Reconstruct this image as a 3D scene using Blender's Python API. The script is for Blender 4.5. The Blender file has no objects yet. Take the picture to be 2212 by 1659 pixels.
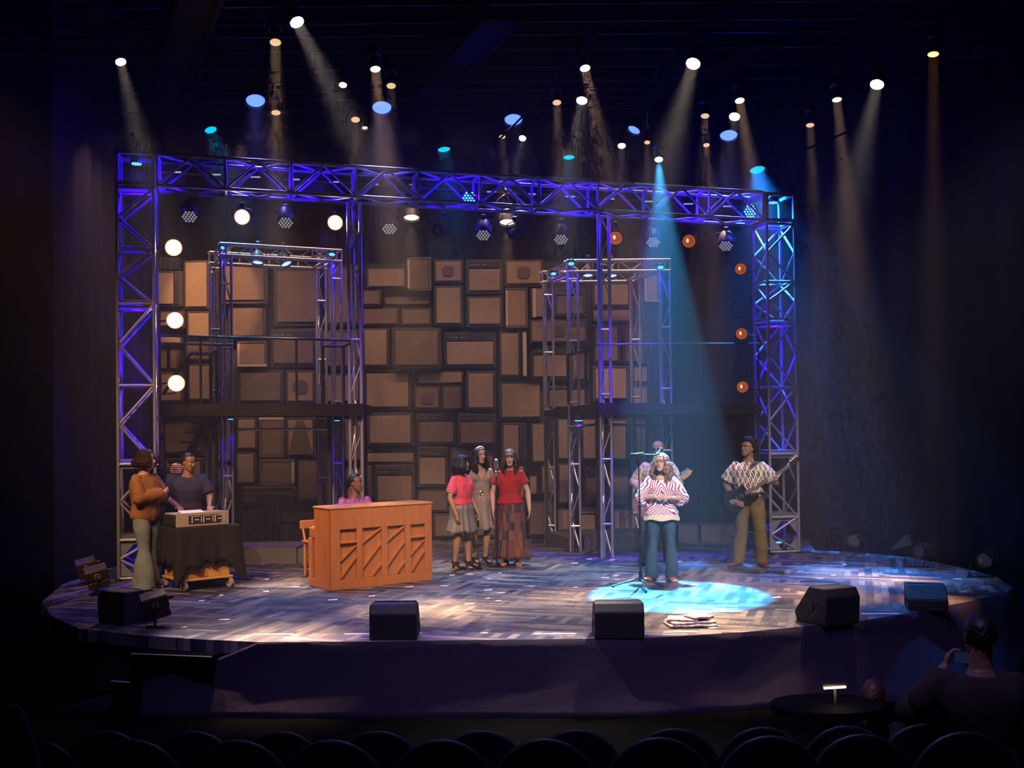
import bpy, math, random
from mathutils import Vector, Matrix, noise
random.seed(7)
SC = bpy.context.scene
COL = SC.collection
PI = math.pi
# ---------------------------------------------------------------- camera
F, PX, PY = 2400.0, 1106.0, 882.5
HC = 2.0
PT, RL = math.atan(32.5/2400), 0.0105
cF = Vector((0, math.cos(PT), math.sin(PT)))
u0 = Vector((0, -math.sin(PT), math.cos(PT)))
cR = Vector((1, 0, 0))*math.cos(RL) - u0*math.sin(RL)
cU = Vector((1, 0, 0))*math.sin(RL) + u0*math.cos(RL)
CAM = Vector((0, 0, HC))
def ray(u, v): return cF*F + cR*(u-PX) + cU*(PY-v)
def P(u, v, Y):                       # point seen at pixel u,v lying at depth Y
    d = ray(u, v); return CAM + d*(Y/d.y)
def FL(u, v, z=0.0):                  # point seen at pixel u,v lying on height z
    d = ray(u, v); return CAM + d*((z-HC)/d.z)
def pix(p):
    q = Vector(p)-CAM; w = q.dot(cF); return (PX+F*q.dot(cR)/w, PY-F*q.dot(cU)/w)
cam_d = bpy.data.cameras.new('camera'); cam = bpy.data.objects.new('camera', cam_d); COL.objects.link(cam)
m = Matrix((cR, cU, -cF)).transposed().to_4x4(); m.translation = CAM
cam.matrix_world = m
cam_d.sensor_width = 36; cam_d.lens = F/2212*36; cam_d.shift_y = (PY-829.5)/2212
cam_d.clip_start = .1; cam_d.clip_end = 200
SC.camera = cam
# ---------------------------------------------------------------- materials
def rgb(c): return (c[0], c[1], c[2], 1)
MATS = {}
def mat(name, col, rough=.6, metal=0.0, spec=.5, emit=None, es=0, bump=None, noisec=None, sheen=0, coat=0):
    """plain principled material; noisec=(colour2, scale, contrast) mottles it, bump=(scale,strength)"""
    if name in MATS: return MATS[name]
    M = bpy.data.materials.new(name); M.use_nodes = True
    nt = M.node_tree; b = nt.nodes['Principled BSDF']
    b.inputs['Base Color'].default_value = rgb(col); b.inputs['Roughness'].default_value = rough
    b.inputs['Metallic'].default_value = metal; b.inputs['Specular IOR Level'].default_value = spec
    if sheen: b.inputs['Sheen Weight'].default_value = sheen
    if coat: b.inputs['Coat Weight'].default_value = coat
    if emit: M.cycles.emission_sampling = 'NONE'
    if emit: b.inputs['Emission Color'].default_value = rgb(emit); b.inputs['Emission Strength'].default_value = es
    if noisec or bump:
        tc = nt.nodes.new('ShaderNodeTexCoord')
    if noisec:
        n = nt.nodes.new('ShaderNodeTexNoise'); n.inputs['Scale'].default_value = noisec[1]; n.inputs['Detail'].default_value = 4
        nt.links.new(tc.outputs['Object'], n.inputs['Vector'])
        r = nt.nodes.new('ShaderNodeMapRange'); k = noisec[2]
        r.inputs['From Min'].default_value = .5-k; r.inputs['From Max'].default_value = .5+k
        nt.links.new(n.outputs['Fac'], r.inputs['Value'])
        mx = nt.nodes.new('ShaderNodeMix'); mx.data_type = 'RGBA'
        mx.inputs['A'].default_value = rgb(col); mx.inputs['B'].default_value = rgb(noisec[0])
        nt.links.new(r.outputs['Result'], mx.inputs['Factor']); nt.links.new(mx.outputs['Result'], b.inputs['Base Color'])
    if bump:
        n2 = nt.nodes.new('ShaderNodeTexNoise'); n2.inputs['Scale'].default_value = bump[0]; n2.inputs['Detail'].default_value = 3
        nt.links.new(tc.outputs['Object'], n2.inputs['Vector'])
        bp = nt.nodes.new('ShaderNodeBump'); bp.inputs['Strength'].default_value = bump[1]; bp.inputs['Distance'].default_value = .01
        nt.links.new(n2.outputs['Fac'], bp.inputs['Height']); nt.links.new(bp.outputs['Normal'], b.inputs['Normal'])
    MATS[name] = M; return M
class NT:
    """tiny node-graph writer"""
    def __init__(s, name):
        s.M = bpy.data.materials.new(name); s.M.use_nodes = True; s.t = s.M.node_tree; s.b = s.t.nodes['Principled BSDF']; MATS[name] = s.M
    def n(s, typ, **kw):
        nd = s.t.nodes.new('ShaderNode'+typ)
        for k, v in kw.items():
            if k in nd.bl_rna.properties.keys() and k not in nd.inputs.keys(): setattr(nd, k, v)
            else: s.set(nd, k, v)
        return nd
    def set(s, nd, k, v):
        i = nd.inputs[k]
        if isinstance(v, bpy.types.NodeSocket): s.t.links.new(v, i)
        elif isinstance(v, tuple) and len(v) == 3 and i.type == 'RGBA': i.default_value = rgb(v)
        else: i.default_value = v
    def obj(s, sc=(1,1,1), rot=(0,0,0), gen=False):
        tc = s.n('TexCoord'); mp = s.n('Mapping'); mp.inputs['Scale'].default_value = sc; mp.inputs['Rotation'].default_value = rot
        s.t.links.new(tc.outputs['Generated' if gen else 'Object'], mp.inputs['Vector']); return mp.outputs['Vector']
    def math(s, op, a, b=0.0, c=0.0):
        nd = s.n('Math', operation=op)
        for i, v in enumerate((a, b, c)):
            if isinstance(v, bpy.types.NodeSocket): s.t.links.new(v, nd.inputs[i])
            else: nd.inputs[i].default_value = v
        return nd.outputs[0]
    def mix(s, f, a, b):
        nd = s.t.nodes.new('ShaderNodeMix'); nd.data_type = 'RGBA'
        for k, v in (('Factor', f), ('A', a), ('B', b)):
            i = [q for q in nd.inputs if q.name == k and (q.type == 'RGBA' if k != 'Factor' else q.type == 'VALUE')][0]
            if isinstance(v, bpy.types.NodeSocket): s.t.links.new(v, i)
            elif k == 'Factor': i.default_value = v
            else: i.default_value = rgb(v)
        return [o for o in nd.outputs if o.type == 'RGBA'][0]
    def ramp(s, f, *stops):
        nd = s.n('ValToRGB'); s.t.links.new(f, nd.inputs[0]); cr = nd.color_ramp
        while len(cr.elements) < len(stops): cr.elements.new(.5)
        for e, (p, c) in zip(cr.elements, stops): e.position = p; e.color = rgb(c)
        return nd.outputs[0]
    def out(s, col, rough=.7, metal=0, spec=.5):
        if isinstance(col, bpy.types.NodeSocket): s.t.links.new(col, s.b.inputs['Base Color'])
        else: s.b.inputs['Base Color'].default_value = rgb(col)
        if isinstance(rough, bpy.types.NodeSocket): s.t.links.new(rough, s.b.inputs['Roughness'])
        else: s.b.inputs['Roughness'].default_value = rough
        s.b.inputs['Metallic'].default_value = metal; s.b.inputs['Specular IOR Level'].default_value = spec
        return s.M
# ---------------------------------------------------------------- mesh building
def frame(d):
    d = Vector(d).normalized(); a = Vector((0, 0, 1)) if abs(d.z) < .9 else Vector((0, 1, 0))
    x = a.cross(d).normalized(); return x, d.cross(x), d
class MB:
    def __init__(s): s.v = []; s.f = []; s.mi = []; s.cur = 0
    def add(s, vs, fs, mi=None):
        o = len(s.v); s.v += [Vector(p) for p in vs]
        for f in fs: s.f.append([i+o for i in f]); s.mi.append(s.cur if mi is None else mi)
        return s
    def box(s, c, d, R=None, mi=None, taper=1.0):
        c = Vector(c); vs = []
        for z in (-.5, .5):
            t = taper if z > 0 else 1
            for x, y in ((-.5, -.5), (.5, -.5), (.5, .5), (-.5, .5)):
                p = Vector((x*d[0]*t, y*d[1]*t, z*d[2])); vs.append(c+(R @ p if R else p))
        return s.add(vs, [(3, 2, 1, 0), (4, 5, 6, 7), (0, 1, 5, 4), (1, 2, 6, 5), (2, 3, 7, 6), (3, 0, 4, 7)], mi)
    def cbox(s, c, d, b=.01, R=None, mi=None):   # chamfered box
        c = Vector(c); hx, hy, hz = d[0]/2, d[1]/2, d[2]/2; b = min(b, hx*.9, hy*.9, hz*.9)
        rings = []
        for z, k in ((-hz, 1), (-hz+b, 0), (hz-b, 0), (hz, 1)):
            x, y = (hx-b, hy-b) if k else (hx, hy)
            q = b*.7 if not k else b*.3
            pts = [(-x+q, -y), (x-q, -y), (x, -y+q), (x, y-q), (x-q, y), (-x+q, y), (-x, y-q), (-x, -y+q)]
            rings.append([c+(R @ Vector((a, e, z)) if R else Vector((a, e, z))) for a, e in pts])
        return s.loft(rings, mi=mi)
    def loft(s, rings, cap=True, closed=False, mi=None):
        n = len(rings[0]); vs = [p for r in rings for p in r]; fs = []
        m_ = len(rings)
        for i in range(m_ if closed else m_-1):
            j = (i+1) % m_
            for k in range(n):
                l = (k+1) % n; fs.append((i*n+k, i*n+l, j*n+l, j*n+k))
        if cap and not closed: fs.append(tuple(reversed(range(n)))); fs.append(tuple(range((m_-1)*n, m_*n)))
        return s.add(vs, fs, mi)
    def cyl(s, a, b, r, r2=None, n=8, mi=None, cap=True):
        a, b = Vector(a), Vector(b); r2 = r if r2 is None else r2
        if (b-a).length < 1e-6: return s
        x, y, _ = frame(b-a)
        ring = lambda c, q: [c+(x*math.cos(t)+y*math.sin(t))*q for t in (2*PI*k/n for k in range(n))]
        return s.loft([ring(a, r), ring(b, r2)], cap, mi=mi)
    def tube(s, pts, r, n=8, mi=None, cap=True, flat=None):
        """tube through points, r number or list (or (rx,ry) pairs), flat: fixed side direction for elliptic rings"""
        pts = [Vector(p) for p in pts]; rings = []; px = None
        for i, p in enumerate(pts):
            d = (pts[min(i+1, len(pts)-1)]-pts[max(i-1, 0)])
            if d.length < 1e-7: d = Vector((0, 0, 1))
            d.normalize()
            if flat is not None: x = Vector(flat); x = (x-d*x.dot(d)).normalized()
            elif px is None: x = frame(d)[0]
            else: x = (px-d*px.dot(d)).normalized()
            px = x; y = d.cross(x)
            q = r[i] if isinstance(r, (list, tuple)) else r
            rx, ry = q if isinstance(q, tuple) else (q, q)
            rings.append([p+x*math.cos(t)*rx+y*math.sin(t)*ry for t in (2*PI*k/n for k in range(n))])
        return s.loft(rings, cap, mi=mi)
    def ell(s, c, r, R=None, n=14, m_=9, mi=None):
        c = Vector(c); r = Vector(r) if hasattr(r, '__len__') else Vector((r, r, r))
        rings = []
        for i in range(1, m_):
            a = PI*i/m_-PI/2
            rings.append([Vector((math.cos(t)*math.cos(a)*r.x, math.sin(t)*math.cos(a)*r.y, math.sin(a)*r.z)) for t in (2*PI*k/n for k in range(n))])
        vs = [p for q in rings for p in q]+[Vector((0, 0, -r.z)), Vector((0, 0, r.z))]
        if R: vs = [R @ p for p in vs]
        vs = [c+p for p in vs]; N = (m_-1)*n; fs = []
        for i in range(m_-2):
            for k in range(n): l = (k+1) % n; fs.append((i*n+k, i*n+l, (i+1)*n+l, (i+1)*n+k))
        for k in range(n):
            l = (k+1) % n; fs.append((N, l, k)); fs.append((N+1, (m_-2)*n+k, (m_-2)*n+l))
        return s.add(vs, fs, mi)
    def lathe(s, prof, c=(0, 0, 0), axis=(0, 0, 1), n=16, mi=None, cap=True):
        c = Vector(c); x, y, z = frame(axis)
        return s.loft([[c+z*h+(x*math.cos(t)+y*math.sin(t))*max(r, 1e-4) for t in (2*PI*k/n for k in range(n))] for r, h in prof], cap, mi=mi)
    def prism(s, poly, a, b, mi=None):
        """polygon (list of 3-D points) extruded by vector b-a"""
        d = Vector(b)-Vector(a); p = [Vector(q) for q in poly]; n = len(p)
        return s.add(p+[q+d for q in p], [tuple(reversed(range(n))), tuple(range(n, 2*n))]+[(k, (k+1) % n, n+(k+1) % n, n+k) for k in range(n)], mi)
    def quad(s, a, b, c, d, mi=None): return s.add([a, b, c, d], [(0, 1, 2, 3)], mi)
    def mesh(s, name):
        me = bpy.data.meshes.new(name); me.from_pydata([tuple(v) for v in s.v], [], s.f); me.update(); return me
    def build(s, name, mt, parent=None, world=False, smooth=False, fix=True):
        vs = s.v
        if world and parent is not None:
            inv = wmx(parent).inverted(); vs = [inv @ v for v in vs]
        me = bpy.data.meshes.new(name); me.from_pydata([tuple(v) for v in vs], [], s.f)
        for q in (mt if isinstance(mt, (list, tuple)) else [mt]): me.materials.append(q)
        if any(s.mi): me.polygons.foreach_set('material_index', s.mi)
        me.update()
        if fix:
            import bmesh
            bm = bmesh.new(); bm.from_mesh(me); bmesh.ops.recalc_face_normals(bm, faces=bm.faces); bm.to_mesh(me); bm.free()
        if smooth:
            me.polygons.foreach_set('use_smooth', [True]*len(me.polygons))
            if smooth != 2: 
                try: me.set_sharp_from_angle(angle=math.radians(40))
                except Exception: pass
        o = bpy.data.objects.new(name, me); COL.objects.link(o)
        if parent is not None: o.parent = parent
        return o
WM = {}
def wmx(o):
    while o.name not in WM: o = o.parent
    return WM[o.name]
def thing(name, label, cat, loc=(0, 0, 0), rz=0.0, group=None):
    o = bpy.data.objects.new(name, None); COL.objects.link(o); o.empty_display_size = .1
    o.location = loc; o.rotation_euler = (0, 0, rz); o['label'] = label; o['category'] = cat
    if group: o['group'] = group
    WM[o.name] = Matrix.Translation(Vector(loc)) @ Matrix.Rotation(rz, 4, 'Z'); return o
def tag(o, label, cat, group=None, kind=None):
    o['label'] = label; o['category'] = cat
    if group: o['group'] = group
    if kind: o['kind'] = kind
    return o
def struct(o, label=None):
    o['kind'] = 'structure'
    if label: o['label'] = label
    return o
def recenter(o):
    """put a one-mesh thing's origin at its base"""
    me = o.data; n = len(me.vertices); c = Vector((0, 0, 0)); zmin = min(v.co.z for v in me.vertices)
    for v in me.vertices: c += v.co
    c /= n; c.z = zmin
    me.transform(Matrix.Translation(-c)); o.location = c; return o
def dup(root, loc, rz=0.0, label=None, group=None, rot=None):
    def cp(o, par):
        c = o.copy(); COL.objects.link(c)
        if par is not None: c.parent = par
        for ch in [x for x in KIDS.get(o.name, [])]: KIDS.setdefault(c.name, []).append(cp(ch, c))
        return c
    r = cp(root, None); r.location = loc; r.rotation_euler = rot if rot is not None else (0, 0, rz)
    if label: r['label'] = label
    if group: r['group'] = group
    return r
KIDS = {}
def index_kids(root):
    def walk(o):
        k = [c for c in COL.objects if c.parent == o]; KIDS[o.name] = k
        for c in k: walk(c)
    walk(root); return root
def remesh(mb, name, mt, parent, vox=.012, smooth_it=2, disp=None, world=False):
    """fuse all shells of mb into one continuous surface; disp(co, normal)->offset along normal"""
    me = mb.mesh(name+'_src'); o = bpy.data.objects.new(name+'_src', me); COL.objects.link(o)
    md = o.modifiers.new('r', 'REMESH'); md.mode = 'VOXEL'; md.voxel_size = vox
    ms = o.modifiers.new('s', 'SMOOTH'); ms.iterations = smooth_it; ms.factor = .5
    dg = bpy.context.evaluated_depsgraph_get(); dg.update()
    nm = bpy.data.meshes.new_from_object(o.evaluated_get(dg)); bpy.data.objects.remove(o); bpy.data.meshes.remove(me)
    if disp:
        nrm = [v.normal.copy() for v in nm.vertices]
        for v, q in zip(nm.vertices, nrm): v.co = v.co + q*disp(v.co, q)
        nm.update()
    if world and parent is not None: nm.transform(wmx(parent).inverted())
    nm.materials.clear()
    for q in (mt if isinstance(mt, (list, tuple)) else [mt]): nm.materials.append(q)
    nm.polygons.foreach_set('use_smooth', [True]*len(nm.polygons)); nm.name = name
    ob = bpy.data.objects.new(name, nm); COL.objects.link(ob)
    if parent is not None: ob.parent = parent
    return ob
BEAMK, KEYP, WIDEP, LEDP, HAZE, FOHK, WALLK, EXPO = 3.6, 35000, 15000, 190, .0048, 4.2, 2.3, 0.0
# ================================================================ SETTING
black_wall = mat('black_drape', (.012, .011, .014), .95, bump=(3, .4))
black_floor = mat('black_auditorium', (.0006, .0006, .0009), 1, spec=.02)
n = NT('painted_stage_boards')
vec = n.obj()
def weave(rotz, sx, sy, seed):
    tc = n.n('TexCoord'); mp = n.n('Mapping'); mp.inputs['Rotation'].default_value = (0, 0, rotz); mp.inputs['Location'].default_value = (seed, seed*1.7, 0)
    n.t.links.new(tc.outputs['Object'], mp.inputs['Vector'])
    b = n.n('TexBrick', offset=.37, squash=1.0); n.t.links.new(mp.outputs['Vector'], b.inputs['Vector'])
    n.set(b, 'Scale', 1.0); n.set(b, 'Brick Width', sx); n.set(b, 'Row Height', sy); n.set(b, 'Mortar Size', .004); n.set(b, 'Bias', 0.0)
    n.set(b, 'Color1', (0, 0, 0)); n.set(b, 'Color2', (1, 1, 1)); n.set(b, 'Mortar', (.2, .2, .2))
    return b.outputs['Color'], mp.outputs['Vector']
A, va = weave(.3, .62, .085, 0); B, vb = weave(.3+PI/2, .62, .085, 3.3); Cc, vc = weave(.3, .5, .42, 9)
st = n.n('TexNoise', Scale=2.2, Detail=5); mp = n.n('Mapping'); mp.inputs['Scale'].default_value = (.7, 9, 1)
n.t.links.new(va, mp.inputs['Vector']); n.t.links.new(mp.outputs['Vector'], st.inputs['Vector'])
big = n.n('TexNoise', Scale=.55, Detail=3, Vector=vec)
sel = n.math('GREATER_THAN', Cc, .5)
mixw = n.mix(sel, A, B)
v1 = n.math('MULTIPLY_ADD', mixw, .55, n.math('MULTIPLY', st.outputs['Fac'], .5))
v1 = n.math('ADD', v1, n.math('MULTIPLY', big.outputs['Fac'], .25))
colr = n.ramp(v1, (.36, (.02, .025, .055)), (.55, (.07, .07, .09)), (.7, (.17, .15, .145)), (.88, (.3, .26, .23)))
n.out(colr, n.math('MULTIPLY_ADD', st.outputs['Fac'], .35, .38), 0, .3)
floor_m = n.M
# stage outline traced at its own distances
outl = [(118, 1345), (170, 1358), (300, 1372), (430, 1381), (560, 1387), (800, 1386), (1000, 1383), (1200, 1381), (1400, 1378), (1600, 1366), (1740, 1353), (1860, 1341), (1990, 1320),
        (2090, 1300), (2170, 1282), (2188, 1268), (2150, 1245), (2060, 1222), (1960, 1203), (1850, 1193), (1760, 1189)]
pts = [FL(u, v) for u, v in outl]
pts[0] = FL(110, 1330); pts.insert(0, FL(90, 1300)); pts.insert(0, FL(135, 1262))
back = [Vector((4.9, 18.5, 0)), Vector((4.9, 20.2, 0)), Vector((-5.9, 20.2, 0)), Vector((-5.75, 16.2, 0))]
poly = pts+back
mb = MB(); mb.prism([p+Vector((0, 0, -.12)) for p in poly], (0, 0, 0), (0, 0, .12))
o = struct(mb.build('floor', floor_m), 'dark grey and tan basket-weave painted stage floor with rounded thrust front')
# stage body below, set back
skirt_m = mat('black_velour', (.016, .011, .028), .95, spec=.15, bump=(30, .3))
# apron of black cloth sloping from the rim to the auditorium floor
ZA = -.6
rim = [FL(u, v) for u, v in outl[4:16]]
mb = MB(); cen = Vector((.3, 14, 0)); rows = []
foot_px = [(100, 1535), (350, 1545), (640, 1548), (900, 1547), (1150, 1547), (1400, 1545), (1600, 1532), (1760, 1520), (1920, 1513), (2060, 1508), (2170, 1470), (2230, 1430)]
foot = [FL(u, v, ZA) for u, v in foot_px]
def subdiv(pl, k):
    out = []
    for i in range(len(pl)-1):
        for j in range(k): out.append(pl[i].lerp(pl[i+1], j/k))
    return out+[pl[-1]]
r0 = subdiv(rim, 8); r1 = subdiv(foot, 8); K = 10; nn = len(r0)
for j in range(K+1):
    t = j/K
    for i in range(nn):
        p = r0[i].lerp(r1[i], t); sag = math.sin(t*PI)*.03
        w = .014*math.sin(i*1.3+t*2)*math.exp(-t*3)+.02*noise.noise(Vector((i*.25, t*3, 0)))
        ou = (r0[i]-cen); ou.z = 0; ou.normalize(); p = p+ou*.022+Vector((0, 0, .004 if j == 0 else -.015-sag+w*.8)); rows.append(p)
mb.add(rows, [(j*nn+i, j*nn+i+1, (j+1)*nn+i+1, (j+1)*nn+i) for j in range(K) for i in range(nn-1)])
o = mb.build('stage_skirt', skirt_m, smooth=2, fix=False)
md = o.modifiers.new('thick', 'SOLIDIFY'); md.thickness = .01
tag(o, 'black cloth skirt stretched from the curved stage rim down to the auditorium floor', 'skirt')
mb = MB(); mb.prism([cen+(p-cen)*.985+Vector((0, 0, ZA)) for p in poly], (0, 0, 0), (0, 0, -ZA-.13))
struct(mb.build('stage_riser', black_wall), 'black stage body under the painted floor')
# room
mb = MB(); mb.box((0, 9, ZA-.06), (26, 30, .1)); struct(mb.build('floor', black_floor), 'black auditorium floor in front of the stage')
mb = MB()
def drape(mb, a, b, z0, z1, amp=.05, step=.12):
    a, b = Vector(a), Vector(b); L = (b-a).length; d = (b-a)/L; nrm = Vector((-d.y, d.x, 0)); k = int(L/step); vs = []
    for i in range(k+1):
        p = a+d*(L*i/k)+nrm*amp*math.sin(i*1.9+math.sin(i*.37)*2)
        vs += [p+Vector((0, 0, z0)), p+Vector((0, 0, z1))]
    mb.add(vs, [(2*i, 2*i+2, 2*i+3, 2*i+1) for i in range(k)])
drape(mb, (-12, 20.6, 0), (12, 20.6, 0), ZA, 11); struct(mb.build('wall_back', black_wall, smooth=2), 'black rear drape')
mb = MB(); drape(mb, (-6.6, 16.0, 0), (-6.4, 20.4, 0), ZA, 9); tag(mb.build('side_curtain', black_wall, smooth=2), 'black side curtain hanging at the left behind the left tower', 'curtain')
mb = MB(); drape(mb, (-9.5, 0, 0), (-9.5, 20.6, 0), ZA, 11); struct(mb.build('wall_left', black_wall, smooth=2))
mb = MB(); drape(mb, (10.5, 20.6, 0), (10.5, 0, 0), ZA, 11); struct(mb.build('wall_right', black_wall, smooth=2))
mb = MB(); mb.box((0, 9, 11.05), (26, 30, .1)); struct(mb.build('ceiling', black_wall))
mb = MB(); drape(mb, (12, -5.4, 0), (-12, -5.4, 0), ZA, 11); struct(mb.build('wall_front', black_wall, smooth=2))
# ================================================================ TRUSSES
alu = mat('brushed_aluminium', (.62, .6, .6), .34, metal=.85, noisec=((.48, .46, .46), 14, .25))
alu_d = mat('painted_grey_steel', (.17, .15, .15), .5, metal=.5, noisec=((.1, .09, .09), 8, .3))
alu2 = mat('dull_aluminium', (.27, .25, .26), .5, metal=.5, noisec=((.2, .19, .2), 10, .3))
blk = mat('black_steel', (.012, .011, .013), .45, metal=.3)
blkp = mat('black_plastic', (.014, .013, .014), .55)
def big_truss(root, p0, p1, a, b, nodes, rc=.024, rb=.018, m_=None, plates=(), inv=False):
    """square truss from p0 to p1; a,b half-section vectors; nodes = fractions of panel points"""
    m_ = m_ or alu2; p0, p1, a, b = map(Vector, (p0, p1, a, b)); d = p1-p0
    for sa, sb in ((-1, -1), (1, -1), (1, 1), (-1, 1)):
        mb = MB(); mb.tube([p0+a*sa+b*sb, p1+a*sa+b*sb], rc, 10); mb.build('chord', m_, root, world=True, smooth=True)
    cs = [a*-1+b*-1, a-b, a+b, b-a]
    for t in nodes:
        c = p0+d*t; mb = MB()
        for k in range(4): mb.cyl(c+cs[k], c+cs[(k+1) % 4], rb*1.15, n=8)
        mb.build('cross_frame', m_, root, world=True, smooth=True)
    for i in range(len(nodes)-1):
        t0, t1 = nodes[i], nodes[i+1]
        if (t1-t0)*d.length < .25: continue
        for k in range(4):
            A, B = cs[k], cs[(k+1) % 4]
            flip = (k in (2, 3)) != inv
            if flip: A, B = B, A
            c0, c1, cm = p0+d*t0, p0+d*t1, p0+d*(t0+t1)/2
            mb = MB(); mb.cyl(c0+B*.97, cm+A*.97, rb, n=8); mb.cyl(cm+A*.97, c1+B*.97, rb, n=8)
            mb.build('diagonal_brace', m_, root, world=True, smooth=True)
    for c, q in plates: pass
    return root
# main frame geometry
TL = FL(253, 1256); TR0 = FL(1730, 1195)
# truss centre line from left tower to right tower (front face given by pixels)
fd = (TR0-TL); fd.z = 0; Lf = fd.length; fd.normalize(); fn = Vector((-fd.y, fd.x, 0))   # fn points away from the audience
W = .5
zl_top = P(248, 322, TL.y).z; zl_bot = P(250, 398, TL.y).z
zr_top = P(1718, 417, TR0.y).z; zr_bot = P(1720, 480, TR0.y).z
def zat(t, top): 
    a, b = (zl_top, zr_top) if top else (zl_bot, zr_bot); return a+(b-a)*t
def tower(label, base_c, ztop, znodes, root=None):
    r = thing('truss_tower', label, 'truss', (base_c.x, base_c.y, 0))
    h = ztop
    big_truss(r, base_c+Vector((0, 0, .02)), base_c+Vector((0, 0, ztop)), fd*(W/2-.02), fn*(W/2-.02), [(z-.02)/(ztop-.02) for z in znodes])
    # joint plates (flat) between sections and gusset plates low down
    for z in (znodes[2], ):
        pass
    for z in [q for q in znodes if q in JOINT]:
        mb = MB(); R = Matrix((fd, fn, Vector((0, 0, 1)))).transposed()
        mb.box(base_c+Vector((0, 0, z+.05)), (W-.05, W-.05, .012), R); mb.box(base_c+Vector((0, 0, z-.05)), (W-.05, W-.05, .012), R)
        for s in (-1, 1): mb.box(base_c+fn*s*(W/2-.04)+Vector((0, 0, z)), (W-.06, .01, .07), R)
        mb.build('joint_plate', alu, r, world=True)
    for s in (-1, 1):
        for zz, up in ((.06, 1), (znodes[1]-.05, -1)):
            c = base_c-fn*(W/2-.03)+fd*s*(W/2-.04)+Vector((0, 0, zz)); mb = MB()
            mb.prism([c, c-fd*s*.17, c+Vector((0, 0, up*.2))], (0, 0, 0), fn*.008); mb.build('gusset_plate', alu, r, world=True)
    for s in (-1, 1):
        for q in (-1, 1):
            c = base_c+fd*s*(W/2-.02)+fn*q*(W/2-.02); mb = MB(); mb.cyl(c, c+Vector((0, 0, .03)), .045, n=12); mb.build('foot', blk, r, world=True)
    return r
cL = TL+fd*(W/2)+fn*(W/2); cRt = TR0-fd*(W/2)+fn*(W/2)
JOINT = {3.62, .53, 3.5, .55, 1.5, 1.52}
tower('left silver box-truss tower lit blue inside, behind the man in the brown jacket', cL, zl_bot-.02, [.03, .53, 1.52, 2.55, 3.62, 4.36, zl_bot-.03])
tower('right silver box-truss tower lit blue inside, behind the bass guitarist', cRt, zr_bot-.02, [.03, .55, 1.5, 2.5, 3.5, 4.1, zr_bot-.03])
def corner(label, c, z0, z1):
    r = thing('truss_corner', label, 'truss', (c.x, c.y, z0)); q = W/2-.02
    R = Matrix((fd, fn, Vector((0, 0, 1)))).transposed()
    for s in (-1, 1):
        for w in (-1, 1):
            mb = MB(); mb.box(c+fd*s*q+fn*w*q+Vector((0, 0, (z0+z1)/2)), (.05, .05, z1-z0), R); mb.build('post', alu, r, world=True)
    for z in (z0+.025, z1-.025):
        for s in (-1, 1):
            mb = MB(); mb.box(c+fn*s*q+Vector((0, 0, z)), (W, .05, .05), R); mb.build('rail', alu, r, world=True)
            mb = MB(); mb.box(c+fd*s*q+Vector((0, 0, z)), (.05, W-.1, .05), R); mb.build('rail', alu, r, world=True)
    return r
corner('open cube truss corner on top of the left tower', cL, zl_bot, zl_top)
corner('open cube truss corner on top of the right tower', cRt, zr_bot, zr_top)
# beam
b0 = cL+fd*(W/2+.03); b1 = cRt-fd*(W/2+.03); Lb = (b1-b0).length
def beam_c(t): 
    tt = ((b0-TL).dot(fd)+Lb*t)/Lf
    c = b0.lerp(b1, t); return c, (zat(tt, 0)+zat(tt, 1))/2, (zat(tt, 1)-zat(tt, 0))/2
c0, z0_, h0_ = beam_c(0); c1, z1_, h1_ = beam_c(1)
r = thing('overhead_truss', 'long silver box-truss beam spanning between the two towers over the stage', 'truss', (c0.x, c0.y, z0_))
NB = 10
big_truss(r, c0+Vector((0, 0, z0_)), c1+Vector((0, 0, z1_)), Vector((0, 0, (h0_+h1_)/2-.02)), fn*(W/2-.02), [i/NB for i in range(NB+1)], rc=.025, rb=.018, inv=True)
BEAM_U = fd
# ---- slim ladder trusses (three chords)
def slim(root, p0, p1, side, back, w=.155, rc=.021, bar=.48, off=0.0, name=None):
    p0, p1 = Vector(p0), Vector(p1); d = p1-p0; L = d.length; d.normalize(); s = Vector(side).normalized(); k = Vector(back).normalized()
    cs = [s*-w/2, s*w/2, k*w*.85]
    for c in cs: mb = MB(); mb.tube([p0+c, p1+c], rc if c is not cs[2] else rc*.9, 10); mb.build('chord', alu, root, world=True, smooth=True)
    z = off+.2; rungs = []; 
    while z < L-.05: rungs.append(z); z += bar*2
    for z in rungs:
        mb = MB(); q = p0+d*z
        mb.cyl(q+cs[0], q+cs[1], .017, n=8); mb.cyl(q+cs[1], q+cs[2], .012, n=6); mb.cyl(q+cs[2], q+cs[0], .012, n=6); mb.build('rung', alu, root, world=True, smooth=True)
    z = max(.0, off+.2-bar*2); i = 0
    while z < L-.02:
        a, b = max(z, 0), min(z+bar, L)
        if b-a > .05:
            mb = MB(); q0, q1 = p0+d*a, p0+d*b; X, Y = (cs[0], cs[1]) if i % 2 else (cs[1], cs[0])
            mb.cyl(q0+X, q1+Y, .007, n=6); mb.cyl(q0+X, q1+cs[2], .007, n=6); mb.build('zigzag_rod', alu, root, world=True, smooth=True)
        z += bar; i += 1
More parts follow.
